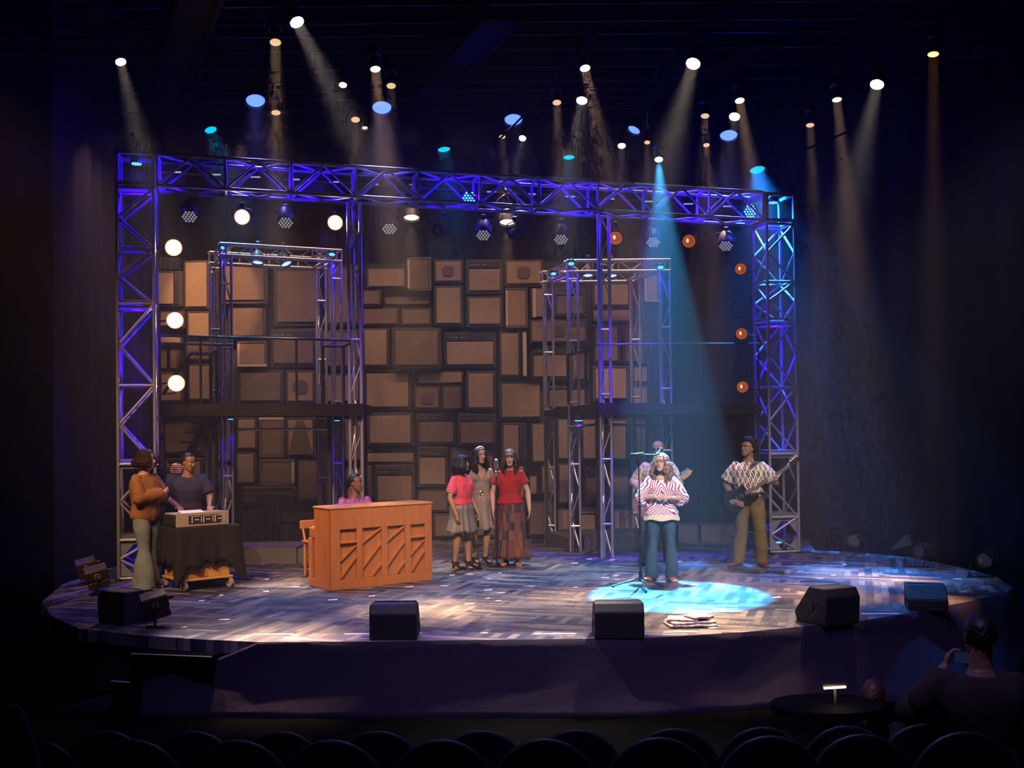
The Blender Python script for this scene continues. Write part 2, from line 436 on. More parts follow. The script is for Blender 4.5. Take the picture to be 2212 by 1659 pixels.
def hbox(root, a, b, z0, z1, back, nm='rail', posts=4):
    """flat ladder girder between a and b (x,y), chords at z0 and z1, doubled back"""
    a, b = Vector((a.x, a.y, 0)), Vector((b.x, b.y, 0)); k = Vector(back).normalized()*.13
    for z in (z0, z1):
        for q in (Vector((0, 0, 0)), k):
            mb = MB(); mb.tube([a+q+Vector((0, 0, z)), b+q+Vector((0, 0, z))], .021, 10); mb.build('girder_chord', alu, root, world=True, smooth=True)
    for i in range(posts+1):
        c = a.lerp(b, i/posts); mb = MB(); mb.cyl(c+Vector((0, 0, z0)), c+Vector((0, 0, z1)), .016, n=8); mb.build('girder_post', alu, root, world=True, smooth=True)
        if i < posts:
            e = a.lerp(b, (i+1)/posts); md = c.lerp(e, .5); mb = MB()
            mb.cyl(c+Vector((0, 0, z1)), md+Vector((0, 0, z0)), .006, n=6); mb.cyl(md+Vector((0, 0, z0)), e+Vector((0, 0, z1)), .006, n=6); mb.build('zigzag_rod', alu, root, world=True, smooth=True)
def portal(label, cols, ztop, fw, back, offs):
    """free-standing portico: cols = 4 points (front-left, front-right, rear-left, rear-right)"""
    r = thing('slim_truss_portico', label, 'truss', (cols[0].x, cols[0].y, 0))
    for c, o_ in zip(cols, offs):
        slim(r, Vector((c.x, c.y, 0.0)), Vector((c.x, c.y, ztop)), fw, back, off=o_)
    FLc, FRc, BL, BR = cols; e = fw.normalized()*.1
    hbox(r, FLc-e*.9, FRc+e*.9, ztop+.02, ztop+.19, back); hbox(r, BL-e*.9, BR+e*.9, ztop+.02, ztop+.19, back)
    hbox(r, FLc, BL, ztop+.02, ztop+.19, fw, posts=2); hbox(r, FRc, BR, ztop+.02, ztop+.19, fw*-1, posts=2)
    return r
d1 = Vector((.906, .42, 0)); k1 = Vector((-.42, .906, 0))
A1 = Vector((-4.26, 16.6, 0)); A2 = A1+d1*1.7
portal('slim silver truss portico rising through the left deck, behind the pianist', [A1, A2, A1+k1*.9, A2+k1*.9], 4.55, d1, k1, [.1, .25, .45, .0])
d2 = Vector((1, .02, 0)); k2 = Vector((-.3, 1, 0)).normalized()
B1 = Vector((.964, 17.27, 0)); B2 = Vector((2.4, 17.27, 0))
portal('slim silver truss portico rising through the right deck, behind the singer', [B1, B2, Vector((.62, 18.5, 0)), Vector((2.07, 18.5, 0))], 4.34, d2, k2, [.2, .4, .1, .3])
# tall columns reaching the overhead beam
cA = P(766, 600, 15.55); cA.z = 0
zt = P(766, 437, 15.55).z
r = thing('slim_truss_mast', 'tall slim silver truss column beside the pianist, reaching up to the overhead beam', 'truss', (cA.x, cA.y, 0)); slim(r, (cA.x, cA.y, 0), (cA.x, cA.y, zt), fd, fn, w=.165, rc=.026, off=.12)
cB = FL(1312, 1205); zt = P(1300, 462, cB.y).z
r = thing('slim_truss_mast', 'tall slim silver truss column left of the singer, reaching up to the overhead beam', 'truss', (cB.x, cB.y, 0)); slim(r, (cB.x, cB.y, 0), (cB.x, cB.y, zt), fd, fn, w=.165, rc=.026, off=.3)
# ================================================================ DECKS
deck_m = mat('black_painted_timber', (.008, .007, .008), .7, noisec=((.014, .011, .012), 3, .3), spec=.1)
def deck(label, tops, bots, backs):
    """front fascia polyline tops/bots (points), back polyline"""
    mb = MB(); T = [Vector(p) for p in tops]; Bt = [Vector(p) for p in bots]; K = [Vector(p) for p in backs]; n_ = len(T)
    up = T+[Vector((k.x, k.y, T[0].z)) for k in reversed(K)]; lo = Bt+[Vector((k.x, k.y, Bt[0].z)) for k in reversed(K)]
    N = len(up); mb.add(up+lo, [tuple(range(N)), tuple(reversed(range(N, 2*N)))]+[(i, N+i, N+(i+1) % N, (i+1) % N) for i in range(N)])
    r = thing('raised_deck', label, 'deck', (T[0].x, T[0].y, Bt[0].z)); mb.build('platform', deck_m, r, world=True); return r
Tl = [P(338, 872, 15.15), P(785, 872, 15.42)]; Bl = [P(338, 897.5, 15.15), P(785, 897.5, 15.42)]
dl = deck('black raised deck platform on the left, above the keyboard player and pianist', Tl, Bl, [Vector((-4.9, 18.6, 0)), Vector((-2.35, 18.6, 0))])
Tr = [P(1175, 886, 18.4), P(1292, 870.5, 16.3), P(1645, 871, 16.6)]; Br = [P(1175, 903.5, 18.4), P(1292, 896, 16.3), P(1645, 895, 16.6)]
dr = deck('black raised deck platform on the right, above the guitarist and singer', Tr, Br, [Vector((.56, 18.75, 0)), Vector((1.5, 18.75, 0)), Vector((4.0, 18.75, 0))])
# railings
def rail(label, runs, posts, loc, rr=.018, name='guard_rail'):
    r = thing(name, label, 'railing', loc)
    for a in runs: mb = MB(); mb.tube(a, rr, 8); mb.build('rail', blk, r, world=True, smooth=True)
    for a in posts: mb = MB(); mb.tube(a, rr*1.05, 8); mb.build('post', blk, r, world=True, smooth=True)
    return r
def dn(u, v, Y, z): p = P(u, v, Y); return [p, Vector((p.x, p.y, z))]
zd = Tl[0].z
rail('thin black railing along the front of the left deck', [[P(342, 725, 15.25), P(757, 735, 15.5)], [P(342, 798-56, 15.25), P(505, 745, 15.35)]],
     [dn(344, 725, 15.25, zd), dn(433, 729, 15.3, zd), dn(640, 732, 15.45, zd)], (Tl[0].x, 15.25, zd))
rail('small square black gate rail at the right end of the left deck', [[P(697, 748, 15.6), P(742, 748, 15.65), P(755, 743, 15.5)]], [dn(697, 748, 15.6, zd), dn(742, 748, 15.65, zd)], (P(697, 748, 15.6).x, 15.6, zd), name='gate_rail')
rail('black hand rails of the stair coming up through the left deck', [[P(352, 853, 16.4), P(388, 795, 16.4), P(412, 764, 16.4), P(453, 764, 16.4), P(468, 756, 16.5)], [P(405, 778, 16.4), P(455, 780, 16.4)], [P(364, 743, 16.2), P(364, 800, 16.2)]],
     [dn(455, 764, 16.4, zd), dn(468, 756, 16.5, zd), dn(405, 775, 16.4, zd)], (P(405, 775, 16.4).x, 16.4, zd), rr=.026, name='stair_rail')
zr = Tr[1].z
rail('curved black railing along the front of the right deck', [[P(1262, 757, 16.9), P(1290, 744, 16.35), P(1400, 743, 16.4), P(1640, 742, 16.7)], [P(1228, 765, 17.3), P(1262, 757, 16.9)]],
     [dn(1400, 743, 16.45, zr), dn(1520, 743, 16.6, zr), dn(1638, 742, 16.75, zr)], (P(1400, 743, 16.45).x, 16.45, zr), rr=.013)
rail('small square black gate rail at the left end of the right deck', [[P(1227, 767, 17.1), P(1262, 757, 16.8)]], [dn(1227, 767, 17.1, zr), dn(1265, 760, 16.8, zr)], (P(1227, 767, 17.1).x, 17.1, zr), rr=.022, name='gate_rail')
# stair under left deck
r = thing('staircase', 'black steel staircase under the left deck behind the keyboard player', 'stairs', (-4.6, 17, 0))
for yy in (16.5, 17.25):
    mb = MB(); mb.prism([P(350, 1070, yy), P(370, 1070, yy), P(462, 905, yy), P(440, 905, yy)], (0, 0, 0), (0, .04, 0)); mb.build('stringer', blk, r, world=True)
for i in range(8):
    q = P(358+i*12, 1060-i*21, 16.9); mb = MB(); mb.box((q.x, 16.9, q.z), (.22, .74, .03)); mb.build('tread', blk, r, world=True)
# support legs under the decks
def leg(u, Y, z, root):
    q = P(u, 1000, Y); mb = MB(); mb.cbox((q.x, Y, z/2), (.05, .05, z), .006); mb.build('support_leg', blk, root, world=True)
for u, Y in ((352, 15.4), (447, 16.0), (462, 15.9), (712, 16.3)): leg(u, Y, Bl[0].z, dl)
for u, Y in ((1180, 18.1), (1232, 17.4), (1292, 16.55), (1405, 16.9), (1640, 17.0)): leg(u, Y, Br[1].z, dr)
r = thing('hanging_pipe', 'silver pipe across the opening under the left deck', 'pipe', (P(505, 927, 16.7).x, 16.6, P(505, 927, 16.7).z)); mb = MB(); mb.tube([P(512, 928, 16.6), P(716, 927, 17.2)], .022, 10); mb.build('tube', alu, r, world=True, smooth=True)
r = thing('hanging_pipe', 'silver pipe across the opening under the right deck', 'pipe', (P(1228, 922, 17.2).x, 17.2, P(1228, 922, 17.2).z)); mb = MB(); mb.tube([P(1226, 923, 17.1), P(1300, 916, 16.9), P(1435, 923, 17.1)], .022, 10); mb.build('tube', alu_d, r, world=True, smooth=True)
# plinths
plm = mat('grey_plinth_paint', (.075, .06, .06), .75, noisec=((.05, .04, .045), 2, .3))
def plinth(label, poly, h):
    mb = MB(); mb.prism(poly, (0, 0, 0), (0, 0, h)); o = tag(recenter(mb.build('scenic_plinth', plm)), label, 'plinth'); return o
a, b = FL(514, 1219), FL(640, 1217)
plinth('low grey scenic step under the backdrop wall between the cart and the piano', [a, b, b+Vector((.02, .9, 0)), a+Vector((-.2, .9, 0))], .23)
a, b = FL(650, 1222), FL(690, 1221)
plinth('low dark scenic step beside the piano chair', [FL(642, 1216), FL(700, 1214), FL(700, 1214)+Vector((0, .8, 0)), FL(642, 1216)+Vector((0, .8, 0))], .2)
a, b, c = FL(1181, 1174), FL(1233, 1191), FL(1290, 1187)
plinth('dark angled scenic plinth at the foot of the right portico', [a, b, b+Vector((.1, .45, 0)), a+Vector((.5, .5, 0))], .2)
a, b = FL(1262, 1188), FL(1392, 1182)
plinth('grey scenic plinth between the right portico legs', [a, b, b+Vector((0, .8, 0)), a+Vector((0, .8, 0))], .24)
a, b = FL(1466, 1172), FL(1508, 1172)
plinth('pale low box on the dark floor behind the singer', [a, b, b+Vector((0, .5, 0)), a+Vector((0, .5, 0))], .28)
a, b = FL(1515, 1171), FL(1600, 1170)
plinth('dim long low box on the dark floor left of the bass guitarist', [a, b, b+Vector((0, .5, 0)), a+Vector((0, .5, 0))], .27)
# ================================================================ BACKDROP OF OLD AMPLIFIERS AND SPEAKER CABINETS
YW = 19.25
carc = mat('dark_cabinet_vinyl', (.05, .036, .032), .6, noisec=((.03, .022, .022), 5, .3), bump=(60, .2))
carc2 = mat('mid_brown_cabinet', (.11, .075, .055), .6, noisec=((.07, .05, .04), 4, .3))
n = NT('tan_grille_cloth'); v = n.obj()
nz = n.n('TexNoise', Scale=3.0, Detail=6, Vector=v); n2 = n.n('TexNoise', Scale=38.0, Detail=2, Vector=v); n3 = n.n('TexNoise', Scale=1.3, Detail=2, Vector=n.obj((14, 1, 1)))
c = n.mix(nz.outputs['Fac'], (.36, .245, .155), (.23, .155, .10)); c = n.mix(n.math('MULTIPLY', n.math('GREATER_THAN', n2.outputs['Fac'], .66), .6), c, (.1, .06, .04)); c = n.mix(n.math('MULTIPLY', n3.outputs['Fac'], .35), c, (.17, .12, .085))
grille = n.out(c, .85)
grille2 = mat('brown_grille_cloth', (.17, .115, .08), .85, noisec=((.11, .075, .055), 3, .25), bump=(80, .2))
pale = mat('pale_wood_edge', (.5, .4, .31), .6)
knobm = mat('silver_knob', (.75, .72, .68), .25, metal=.8)
wallm = mat('scenic_flat_brown', (.045, .032, .03), .85, noisec=((.028, .02, .02), 1.5, .3))
mb = MB(); q0 = P(335, 560, YW+.3); q1 = P(1432, 575, YW+.3); zt = (q0.z+q1.z)/2
mb.box(((q0.x+q1.x)/2, YW+.4, zt/2), (q1.x-q0.x, .08, zt)); o = tag(recenter(mb.build('scenic_flat', wallm)), 'dark brown scenic wall that carries the amplifier collage', 'wall panel')
# u0,v0,u1,v1,type : p plain grille, f light frame, s strip on top, v strip at side, r rounded window, c cone, d dark, k pale plank
CAB = """395 562 452 668 p|338 556 388 582 b|337 585 392 662 v|474 566 578 656 p|590 578 690 704 d|402 672 456 735 p|343 668 398 708 d|343 726 392 746 p|343 756 386 800 p|400 738 456 782 p|492 660 575 732 d|513 737 577 792 f|584 710 684 792 s|513 800 612 872 p|616 800 682 872 r|400 786 462 868 p|344 804 396 870 r|690 712 780 798 p|700 806 780 872 p|702 572 778 704 d
510 902 556 972 p|560 902 614 988 f|617 902 682 988 c|509 978 552 1046 p|561 993 636 1048 f|641 994 690 1084 p|520 1052 636 1088 s|514 1092 598 1174 v|601 1100 692 1174 p|468 905 502 1000 d|350 905 440 985 d|352 990 440 1080 p|742 905 788 998 d|745 1003 789 1092 p|470 1006 500 1090 p
791 577 878 623 p|880 556 932 628 f|936 560 1001 612 r|1006 560 1087 634 s|1089 560 1174 618 r|782 626 824 661 d|828 626 932 661 d|782 664 862 704 d|866 666 932 704 d|937 616 1001 704 p|1007 638 1087 706 p|1092 622 1141 708 f|1145 622 1176 688 k|782 708 841 794 p|846 708 954 796 p|958 716 1073 794 s|1078 716 1125 815 p|1128 716 1139 815 k|784 800 890 886 p|901 802 1001 830 p|893 834 952 886 r|954 834 999 886 c|1006 802 1071 886 p|1076 822 1174 908 p
792 892 893 963 p|898 892 986 961 s|989 892 1072 963 s|790 968 897 1001 s|808 1005 897 1089 s|900 966 968 1052 s|970 967 1072 1052 d|900 1056 970 1107 p|935 1110 1074 1162 p|790 1094 930 1162 p|791 1006 805 1080 p|974 1056 1072 1106 p
1082 914 1138 998 v|1147 914 1180 1000 p|1142 1028 1162 1070 p|1168 1006 1200 1068 p|1141 1083 1200 1160 p|1078 1003 1137 1080 p|1078 1084 1137 1160 p
1144 690 1270 742 r|1146 747 1230 820 s|1197 622 1265 684 s|1279 610 1362 664 p|1279 668 1366 697 p|1282 701 1340 785 p|1345 701 1410 786 v|1234 764 1274 822 c|1181 826 1274 884 s|1280 790 1360 868 p|1366 790 1402 828 p|1392 588 1424 652 f|1366 834 1402 880 p
1203 905 1230 994 p|1256 905 1290 994 p|1318 905 1368 996 v|1205 1002 1232 1088 p|1262 1002 1292 1088 p|1320 1008 1362 1092 p|1203 1098 1236 1152 p|1250 1098 1290 1148 s|1322 1098 1398 1152 p|1372 905 1398 996 d|1368 1004 1398 1090 d"""
REG = ['upper wall behind left deck', 'lower wall under left deck', 'upper wall between the decks', 'lower wall behind the women', 'lower wall behind woman in red', 'upper wall behind right deck', 'lower wall under right deck']
lines = CAB.split('\n')
SHAPES = {'p': 'tan cloth-fronted speaker cabinet', 'f': 'light-framed speaker cabinet', 's': 'cabinet with dark control strip on top', 'v': 'cabinet with dark control strip at side', 'r': 'cabinet with a rounded window', 'c': 'cabinet with a cone-shaped front', 'd': 'dark brown cloth-fronted cabinet', 'k': 'cabinet with a pale plank edge', 'b': 'cabinet with a barred top'}
ORD = ['leftmost', 'second from left', 'third from left', 'fourth from left', 'fifth from left', 'sixth from left', 'seventh from left', 'eighth from left', 'ninth from left', 'tenth from left']
ci = 0
for li, line in enumerate(lines):
    cabs = []
    for e in line.split('|'):
        p = e.split(); cabs.append((*[float(x) for x in p[:4]], p[4]))
    for t in set(c_[4] for c_ in cabs):
        grp = sorted([c_ for c_ in cabs if c_[4] == t], key=lambda c_: c_[0])
        if t in 'pd' and len(grp) > 3:      # split by height tiers so that every label points at one cabinet
            grp = sorted(grp, key=lambda c_: (c_[1]+c_[3])/2); tiers = [[grp[0]]]
            for g in grp[1:]:
                c0_ = sum((q[1]+q[3])/2 for q in tiers[-1])/len(tiers[-1])
                if (g[1]+g[3])/2-c0_ > 38: tiers.append([g])
                else: tiers[-1].append(g)
        else: tiers = [grp]
        TN = ['top row', '2nd row', '3rd row', '4th row', '5th row', '6th row', '7th row', '8th row', '9th row']
        for ti, tier in enumerate(tiers):
            tier = sorted(tier, key=lambda c_: c_[0])
            for k, (u0_, v0_, u1_, v1_, ty) in enumerate(tier):
                ci += 1; R_ = random.Random(ci*13)
                dpt = .14+.22*R_.random()
                if li in (0,) and u0_ < 460: dpt += .25
                yf = YW+.36-dpt-.02
                a, b = P(u0_, v0_, yf), P(u1_, v1_, yf); w, h = b.x-a.x, a.z-b.z; cx, cz = (a.x+b.x)/2, (a.z+b.z)/2
                size = 'tall' if h > w*1.25 else 'wide' if w > h*1.25 else 'square'
                lab = ', '.join([size+' '+SHAPES[ty]]+([TN[ti]] if len(tiers) > 1 else [])+[REG[li]]+([ORD[k]] if len(tier) > 1 else []))
                r = thing('speaker_cabinet', lab, 'speaker cabinet', (cx, yf, cz-h/2)); r['group'] = 'collage of old cabinets on the backdrop wall'
                yb = dpt; e = min(w, h)*.07+.012; cm = {'f': carc2, 'k': carc2}.get(ty, carc)
                mb = MB(); mb.cbox((0, yb/2+.012, h/2), (w, yb-.02, h), .012); mb.build('body', cm, r)
                gt, gb, gl, gr = h-e, e, -w/2+e, w/2-e
                if ty == 's': gt = h-e-h*.2
                if ty == 'v': gr -= w*.22
                if ty == 'b': gt = gb = None
                gm = grille if ty in 'psvfrck' and R_.random() > .22 else grille2
                if ty == 'd': gm = grille2
                if gt is not None:
                    mb = MB(); mb.cbox(((gl+gr)/2, -.002, (gt+gb)/2), (gr-gl, .03, gt-gb), .01)
                    if R_.random() < .35 and ty == 'p': mb.box(((gl+gr)/2+.1*w, -.019, (gt+gb)/2-.05*h), ((gr-gl)*.5, .006, (gt-gb)*.6))
                    mb.build('grille', gm, r)
                if ty in 'sv':
                    mb = MB(); mb2 = MB()
                    if ty == 's':
                        mb.cbox((0, .0, h-e*.8-h*.1), (w-2*e, .02, h*.17), .004); K = [(gl+.03+i*min(.045, (gr-gl-.05)/7), h-e*.8-h*.1) for i in range(7) if i != 4]
                    else:
                        mb.cbox((w/2-e-w*.1, .0, h/2), (w*.17, .02, h-2*e), .004); K = [(w/2-e-w*.1, h-e-.05-i*.05) for i in range(max(2, int((h-.2)/.12)))]
                    mb.build('control_strip', blkp, r)
                    for kx, kz in K[:6]: m3 = MB(); m3.cyl((kx, -.01, kz), (kx, -.03, kz), .011, n=10); m3.build('knob', knobm, r, smooth=True)
                if ty == 'r':
                    q = MB(); R2 = min(w, h)*.24; pl = []
                    for (sx, sz) in ((1, 1), (-1, 1), (-1, -1), (1, -1)):
                        for t in range(5):
                            an = {(1, 1): 0, (-1, 1): PI/2, (-1, -1): PI, (1, -1): 1.5*PI}[(sx, sz)]+t*PI/8
                            pl.append(Vector((sx*R2*.35+R2*.65*math.cos(an), -.02, h*.5+sz*R2*.25+R2*.65*math.sin(an))))
                    q.prism(pl, (0, 0, 0), (0, -.018, 0)); q.build('window_panel', pale if R_.random() < .2 else carc2, r)
                if ty == 'c':
                    q = MB(); q.prism([Vector((-w*.12, -.018, h*.92)), Vector((w*.12, -.018, h*.92)), Vector((w*.42, -.018, h*.08)), Vector((-w*.42, -.018, h*.08))], (0, 0, 0), (0, -.02, 0)); q.build('cone_panel', carc2, r)
                if ty == 'f':
                    for (bx, bz, bw, bh) in ((0, h-e/2, w, e), (0, e/2, w, e), (-w/2+e/2, h/2, e, h-2*e), (w/2-e/2, h/2, e, h-2*e)):
                        q = MB(); q.cbox((bx, -.012, bz), (bw, .035, bh), .005); q.build('frame_bar', pale if R_.random() < .3 else carc2, r)
                if ty == 'k':
                    q = MB(); q.cbox((w*.0 if w < .12 else -w*.2, -.02, h/2), (min(w*.8, .06), .04, h*.94), .004); q.build('plank', pale, r)
                if ty == 'b':
                    for i in range(5): q = MB(); xx = -w/2+w*(i+.5)/5; q.cyl((xx, -.01, .02), (xx+(.12 if i > 2 else 0), -.01, h-.02), .018, n=8); q.build('bar', blk, r)
# ================================================================ LIGHTING RIG
def light(name, kind, loc, energy, color, target=None, size=None, blend=.3, r=.05, parent=None):
    d = bpy.data.lights.new(name, kind); d.energy = energy; d.color = color
    if kind == 'SPOT': d.spot_size = size; d.spot_blend = blend; d.shadow_soft_size = r
    elif kind == 'POINT': d.shadow_soft_size = r
    elif kind == 'AREA': d.shape = 'DISK'; d.size = r*2
    o = bpy.data.objects.new(name, d); COL.objects.link(o); o.location = loc
    if target is not None: o.rotation_euler = (Vector(target)-Vector(loc)).to_track_quat('-Z', 'Y').to_euler()
    return o
def beam(name, p, aim, power, color, cone, r):
    d = bpy.data.lights.new(name, 'AREA'); d.shape = 'DISK'; d.size = 2*r; d.spread = math.radians(cone*1.25)
    d.energy = power*(1-math.cos(math.radians(cone/2)))/2*1.15; d.color = color
    o = bpy.data.objects.new(name, d); COL.objects.link(o); dr = (Vector(aim)-Vector(p)).normalized(); o.location = Vector(p)+dr*.032
    o.rotation_euler = dr.to_track_quat('-Z', 'Y').to_euler(); return o
def glow(name, col, s): return mat(name, (.02, .02, .02), .3, emit=col, es=s)
G = {'warm': glow('lamp_glow_warm', (1, .72, .4), 3.0), 'hot': glow('lamp_glow_hot', (1, .82, .6), 60), 'white': glow('lamp_glow_white', (1, .93, .82), 30),
     'blue': glow('lamp_glow_blue', (.07, .14, 1), 3.2), 'cyan': glow('lamp_glow_cyan', (.0, .5, .75), 1.25), 'key': glow('lamp_glow_bright_cyan', (.2, .8, 1), 60),
     'dim': glow('lamp_glow_dim_orange', (1, .2, .05), .32), 'amber': glow('lamp_glow_amber', (1, .45, .08), 6), 'led': glow('led_glow_blue', (.06, .4, 1), 3),
     'ledoff': glow('led_glow_faint', (.75, .7, .8), .33), 'soft': glow('lamp_glow_soft', (1, .62, .32), .9)}
brass = mat('reflector_brass', (.3, .2, .08), .35, metal=.8)
canm = mat('black_lamp_housing', (.018, .017, .02), .45, metal=.4)
glassm = mat('lens_dark_glass', (.06, .06, .07), .12, spec=.8)
def gk_dim(k): return k == 'dim'
G['dimring'] = glow('lamp_glow_ring', (.6, .1, .02), .3); G['soft2'] = glow('lamp_glow_bulb', (1, .5, .2), 1.6)
G['rim'] = glow('lamp_rim_orange', (1, .3, .06), 1.6)
def R_to(d):        # matrix sending -Z to direction d
    return Vector(d).normalized().to_track_quat('-Z', 'Y').to_matrix()
def fixture(label, pos, aim, kind='par', glowk='warm', r=.1, L=.32, group=None, hang=True, name=None, hangz=None, pipe=None):
    """pos = lens centre. Body runs backwards from the lens. Everything in world space."""
    pos = Vector(pos); d = (Vector(aim)-pos).normalized(); R = R_to(d)
    nm = name or {'par': 'par_can', 'ell': 'ellipsoidal_spotlight', 'led': 'led_wash_light', 'beam': 'moving_head_light'}[kind]
    t = thing(nm, label, 'stage light', tuple(pos), 0, group)
    tr = lambda x, y, z: pos+R @ Vector((x, y, z))
    mb = MB(); ax = -d
    if kind == 'ell':
        mb.lathe([(r*1.06, .0), (r*1.06, L*.12), (r*.86, L*.14), (r*.86, L*.55), (r*1.35, L*.62), (r*1.35, L*.95), (r*.9, L*1.1), (.01, L*1.12)], pos, ax, 18, cap=False)
    elif kind in ('led', 'beam'):
        mb.lathe([(r*1.0, .0), (r*1.12, .02), (r*1.12, L*.5), (r*.9, L*.75), (.02, L*.8)], pos, ax, 20, cap=False)
    else:
        mb.lathe([(r*1.08, -.03), (r*1.12, -.03), (r*1.1, L*.5), (r*.85, L*.85), (r*.5, L), (.01, L*1.01)], pos, ax, 18, cap=False)
    o = mb.build('housing', canm, t, world=True, smooth=True); o.modifiers.new('th', 'SOLIDIFY').thickness = .006
    if kind in ('led', 'beam'):
        q = MB(); q.lathe([(r*.98, -.002), (.001, -.0021)], pos, ax, 20, cap=False); q.build('lens_plate', blkp, t, world=True)
        nled = 0; step = r*.42
        for i in range(-2, 3):
            for j in range(-2, 3):
                x = i*step+(step/2 if j % 2 else 0); y = j*step*.87
                if math.hypot(x, y) < r*.9:
                    q = MB(); q.ell(tr(x, y, -.004), (step*.36, step*.36, step*.36), n=8, m_=5); q.build('led_lens', G[glowk], t, world=True); nled += 1
    else:
        q = MB(); q.lathe([(r*1.0, .008), (r*.7, .0), (.001, -.006)], pos, ax, 18, cap=False); q.build('lens', G.get(glowk, glassm), t, world=True, smooth=True)
    if gk_dim(glowk):
        for k_ in (.35, .62): q = MB(); q.tube([tr(r*k_*math.cos(a), r*k_*math.sin(a), -.012) for a in (2*PI*i/16 for i in range(17))], .004, 5); q.build('lens_ring', G['dimring'], t, world=True)
        q = MB(); q.ell(tr(r*.2, r*.1, -.01), (r*.2, r*.2, r*.34), n=10, m_=6); q.build('bulb', G['soft2'], t, world=True, smooth=True)
    if glowk == 'hot' and r > .09: q = MB(); q.tube([tr(r*1.03*math.cos(a), r*1.03*math.sin(a), -.02) for a in (2*PI*i/24 for i in range(25))], .009, 6); q.build('rim_ring', G['rim'], t, world=True, smooth=True)  # emissive ring stands in for the orange glow around the lens
    # yoke and clamp
    c = tr(0, 0, L*.5); side = R @ Vector((1, 0, 0)); side.z = 0
    side = side.normalized() if side.length > .2 else Vector((1, 0, 0)); w = r*1.25+.01
    if hang:
        h = hangz if hangz is not None else c.z+r*1.3+.16
        top = Vector((c.x, c.y, h-.05)); q = MB()
        if pipe: top = Vector((c.x, pipe[0], pipe[1]-.05)); h = min(pipe[1], c.z+r*1.3+.16); q.cyl(top, (c.x, c.y, h-.05), .012, n=8)
        tp2 = Vector((c.x, c.y, h-.05)); q.tube([c-side*w, c-side*w+Vector((0, 0, (h-c.z)*.6)), tp2-side*.02, tp2+side*.02, c+side*w+Vector((0, 0, (h-c.z)*.6)), c+side*w], .009, 6)
        q.build('yoke', canm, t, world=True, smooth=True)
        q = MB(); q.cyl(top-Vector((0, 0, .01)), top+Vector((0, 0, .05)), .018, n=8); q.lathe([(.02, -.03), (.036, -.03), (.036, .03), (.02, .03)], top+Vector((0, 0, .05)), (1, 0, 0), 12); q.build('clamp', canm, t, world=True)
        t['hang'] = 1
    return t
HANG = []
def rig(label, u, v, Y, aim, kind='par', gk='warm', r=.1, **k):
    p = P(u, v, Y); HANG.append((p, Y)); return fixture(label, p, aim, kind, gk, r, **k), p
warmc = (1, .62, .3); Bm = []
# (u, v, target pixel u,v, colour, kind, lens radius, power, cone degrees, label tail)
def gY(v): return round(min(11040/(915-v), 18.2)*2)/2
PZ = {}
def pz(Y): return (Y, PZ.get(Y, 7.3))
RIG = [
 (260, 131, 330, 420, 'hot', 'par', .062, 900, 17, 'bright white lamp at the far upper left of the rig'),
 (640, 45, 800, 360, 'hot', 'par', .075, 1500, 17, 'bright white lamp high up, topmost on the left half'),
 (595, 92, 600, 420, 'soft', 'ell', .07, 2100, 13, 'upper of two stacked warm beams, left of the blue lamps'),
 (596, 244, 600, 560, 'soft', 'ell', .07, 1000, 14, 'lower of two stacked warm beams, left part of rig'),
 (741, 181, 730, 420, 'hot', 'par', .05, 0, 20, 'small white lamp between the two left blue lamps'),
 (811, 150, 850, 520, 'warm', 'ell', .07, 2600, 16, 'warm beam just above the second blue lamp'),
 (845, 186, 850, 480, 'soft', 'ell', .065, 900, 13, 'warm beam just right of the second blue lamp'),
 (768, 259, 768, 480, 'soft', 'ell', .07, 700, 13, 'warm beam low in the rig, left of the second blue lamp'),
 (788, 275, 800, 480, 'warm', 'par', .045, 0, 20, 'small tilted lamp close beside a low warm beam'),
 (1085, 296, 1090, 520, 'soft', 'ell', .055, 800, 14, 'warm beam directly below the middle blue lamp'),
 (1129, 297, 1100, 420, 'white', 'par', .055, 350, 18, 'white lamp just below and right of the middle blue lamp'),
 (1203, 222, 1215, 480, 'soft', 'ell', .065, 1500, 14, 'warm beam in the middle, left of two bright lamps'),
 (1264, 148, 1320, 420, 'warm', 'ell', .07, 2600, 16, 'strong warm beam at the centre, topmost of its column'),
 (1257, 215, 1230, 420, 'white', 'par', .075, 700, 24, 'white lamp below the strong centre beam'),
 (1343, 313, 1345, 480, 'white', 'par', .06, 300, 18, 'white lamp low in the rig left of the bright cyan beam'),
 (1398, 308, 1400, 480, 'soft', 'ell', .05, 600, 12, 'pale warm beam directly left of the bright cyan beam'),
 (1498, 135, 1440, 340, 'hot', 'par', .085, 1500, 18, 'very bright white lamp, upper right of centre'),
 (1523, 251, 1525, 520, 'soft', 'ell', .065, 1300, 15, 'warm beam between the bright cyan and the wide cyan beams, upper one'),
 (1526, 314, 1540, 520, 'soft', 'ell', .055, 600, 15, 'lower warm beam between the bright cyan and the wide cyan beams'),
 (1598, 218, 1640, 480, 'warm', 'ell', .07, 2200, 15, 'warm beam above the right blue lamp'),
 (1587, 250, 1560, 420, 'white', 'par', .075, 500, 20, 'white lamp on top of the right blue lamp'),
 (1750, 271, 1765, 600, 'soft', 'ell', .065, 1400, 12, 'warm beam above the right truss corner'),
 (1808, 216, 1850, 620, 'warm', 'ell', .07, 2400, 13, 'strong warm beam right of the truss corner'),
 (1895, 180, 1840, 420, 'hot', 'par', .085, 1100, 18, 'very bright white lamp at the upper right'),
 (2016, 118, 2016, 700, 'amber', 'ell', .07, 1300, 9, 'narrow orange beam at the far right'),
]
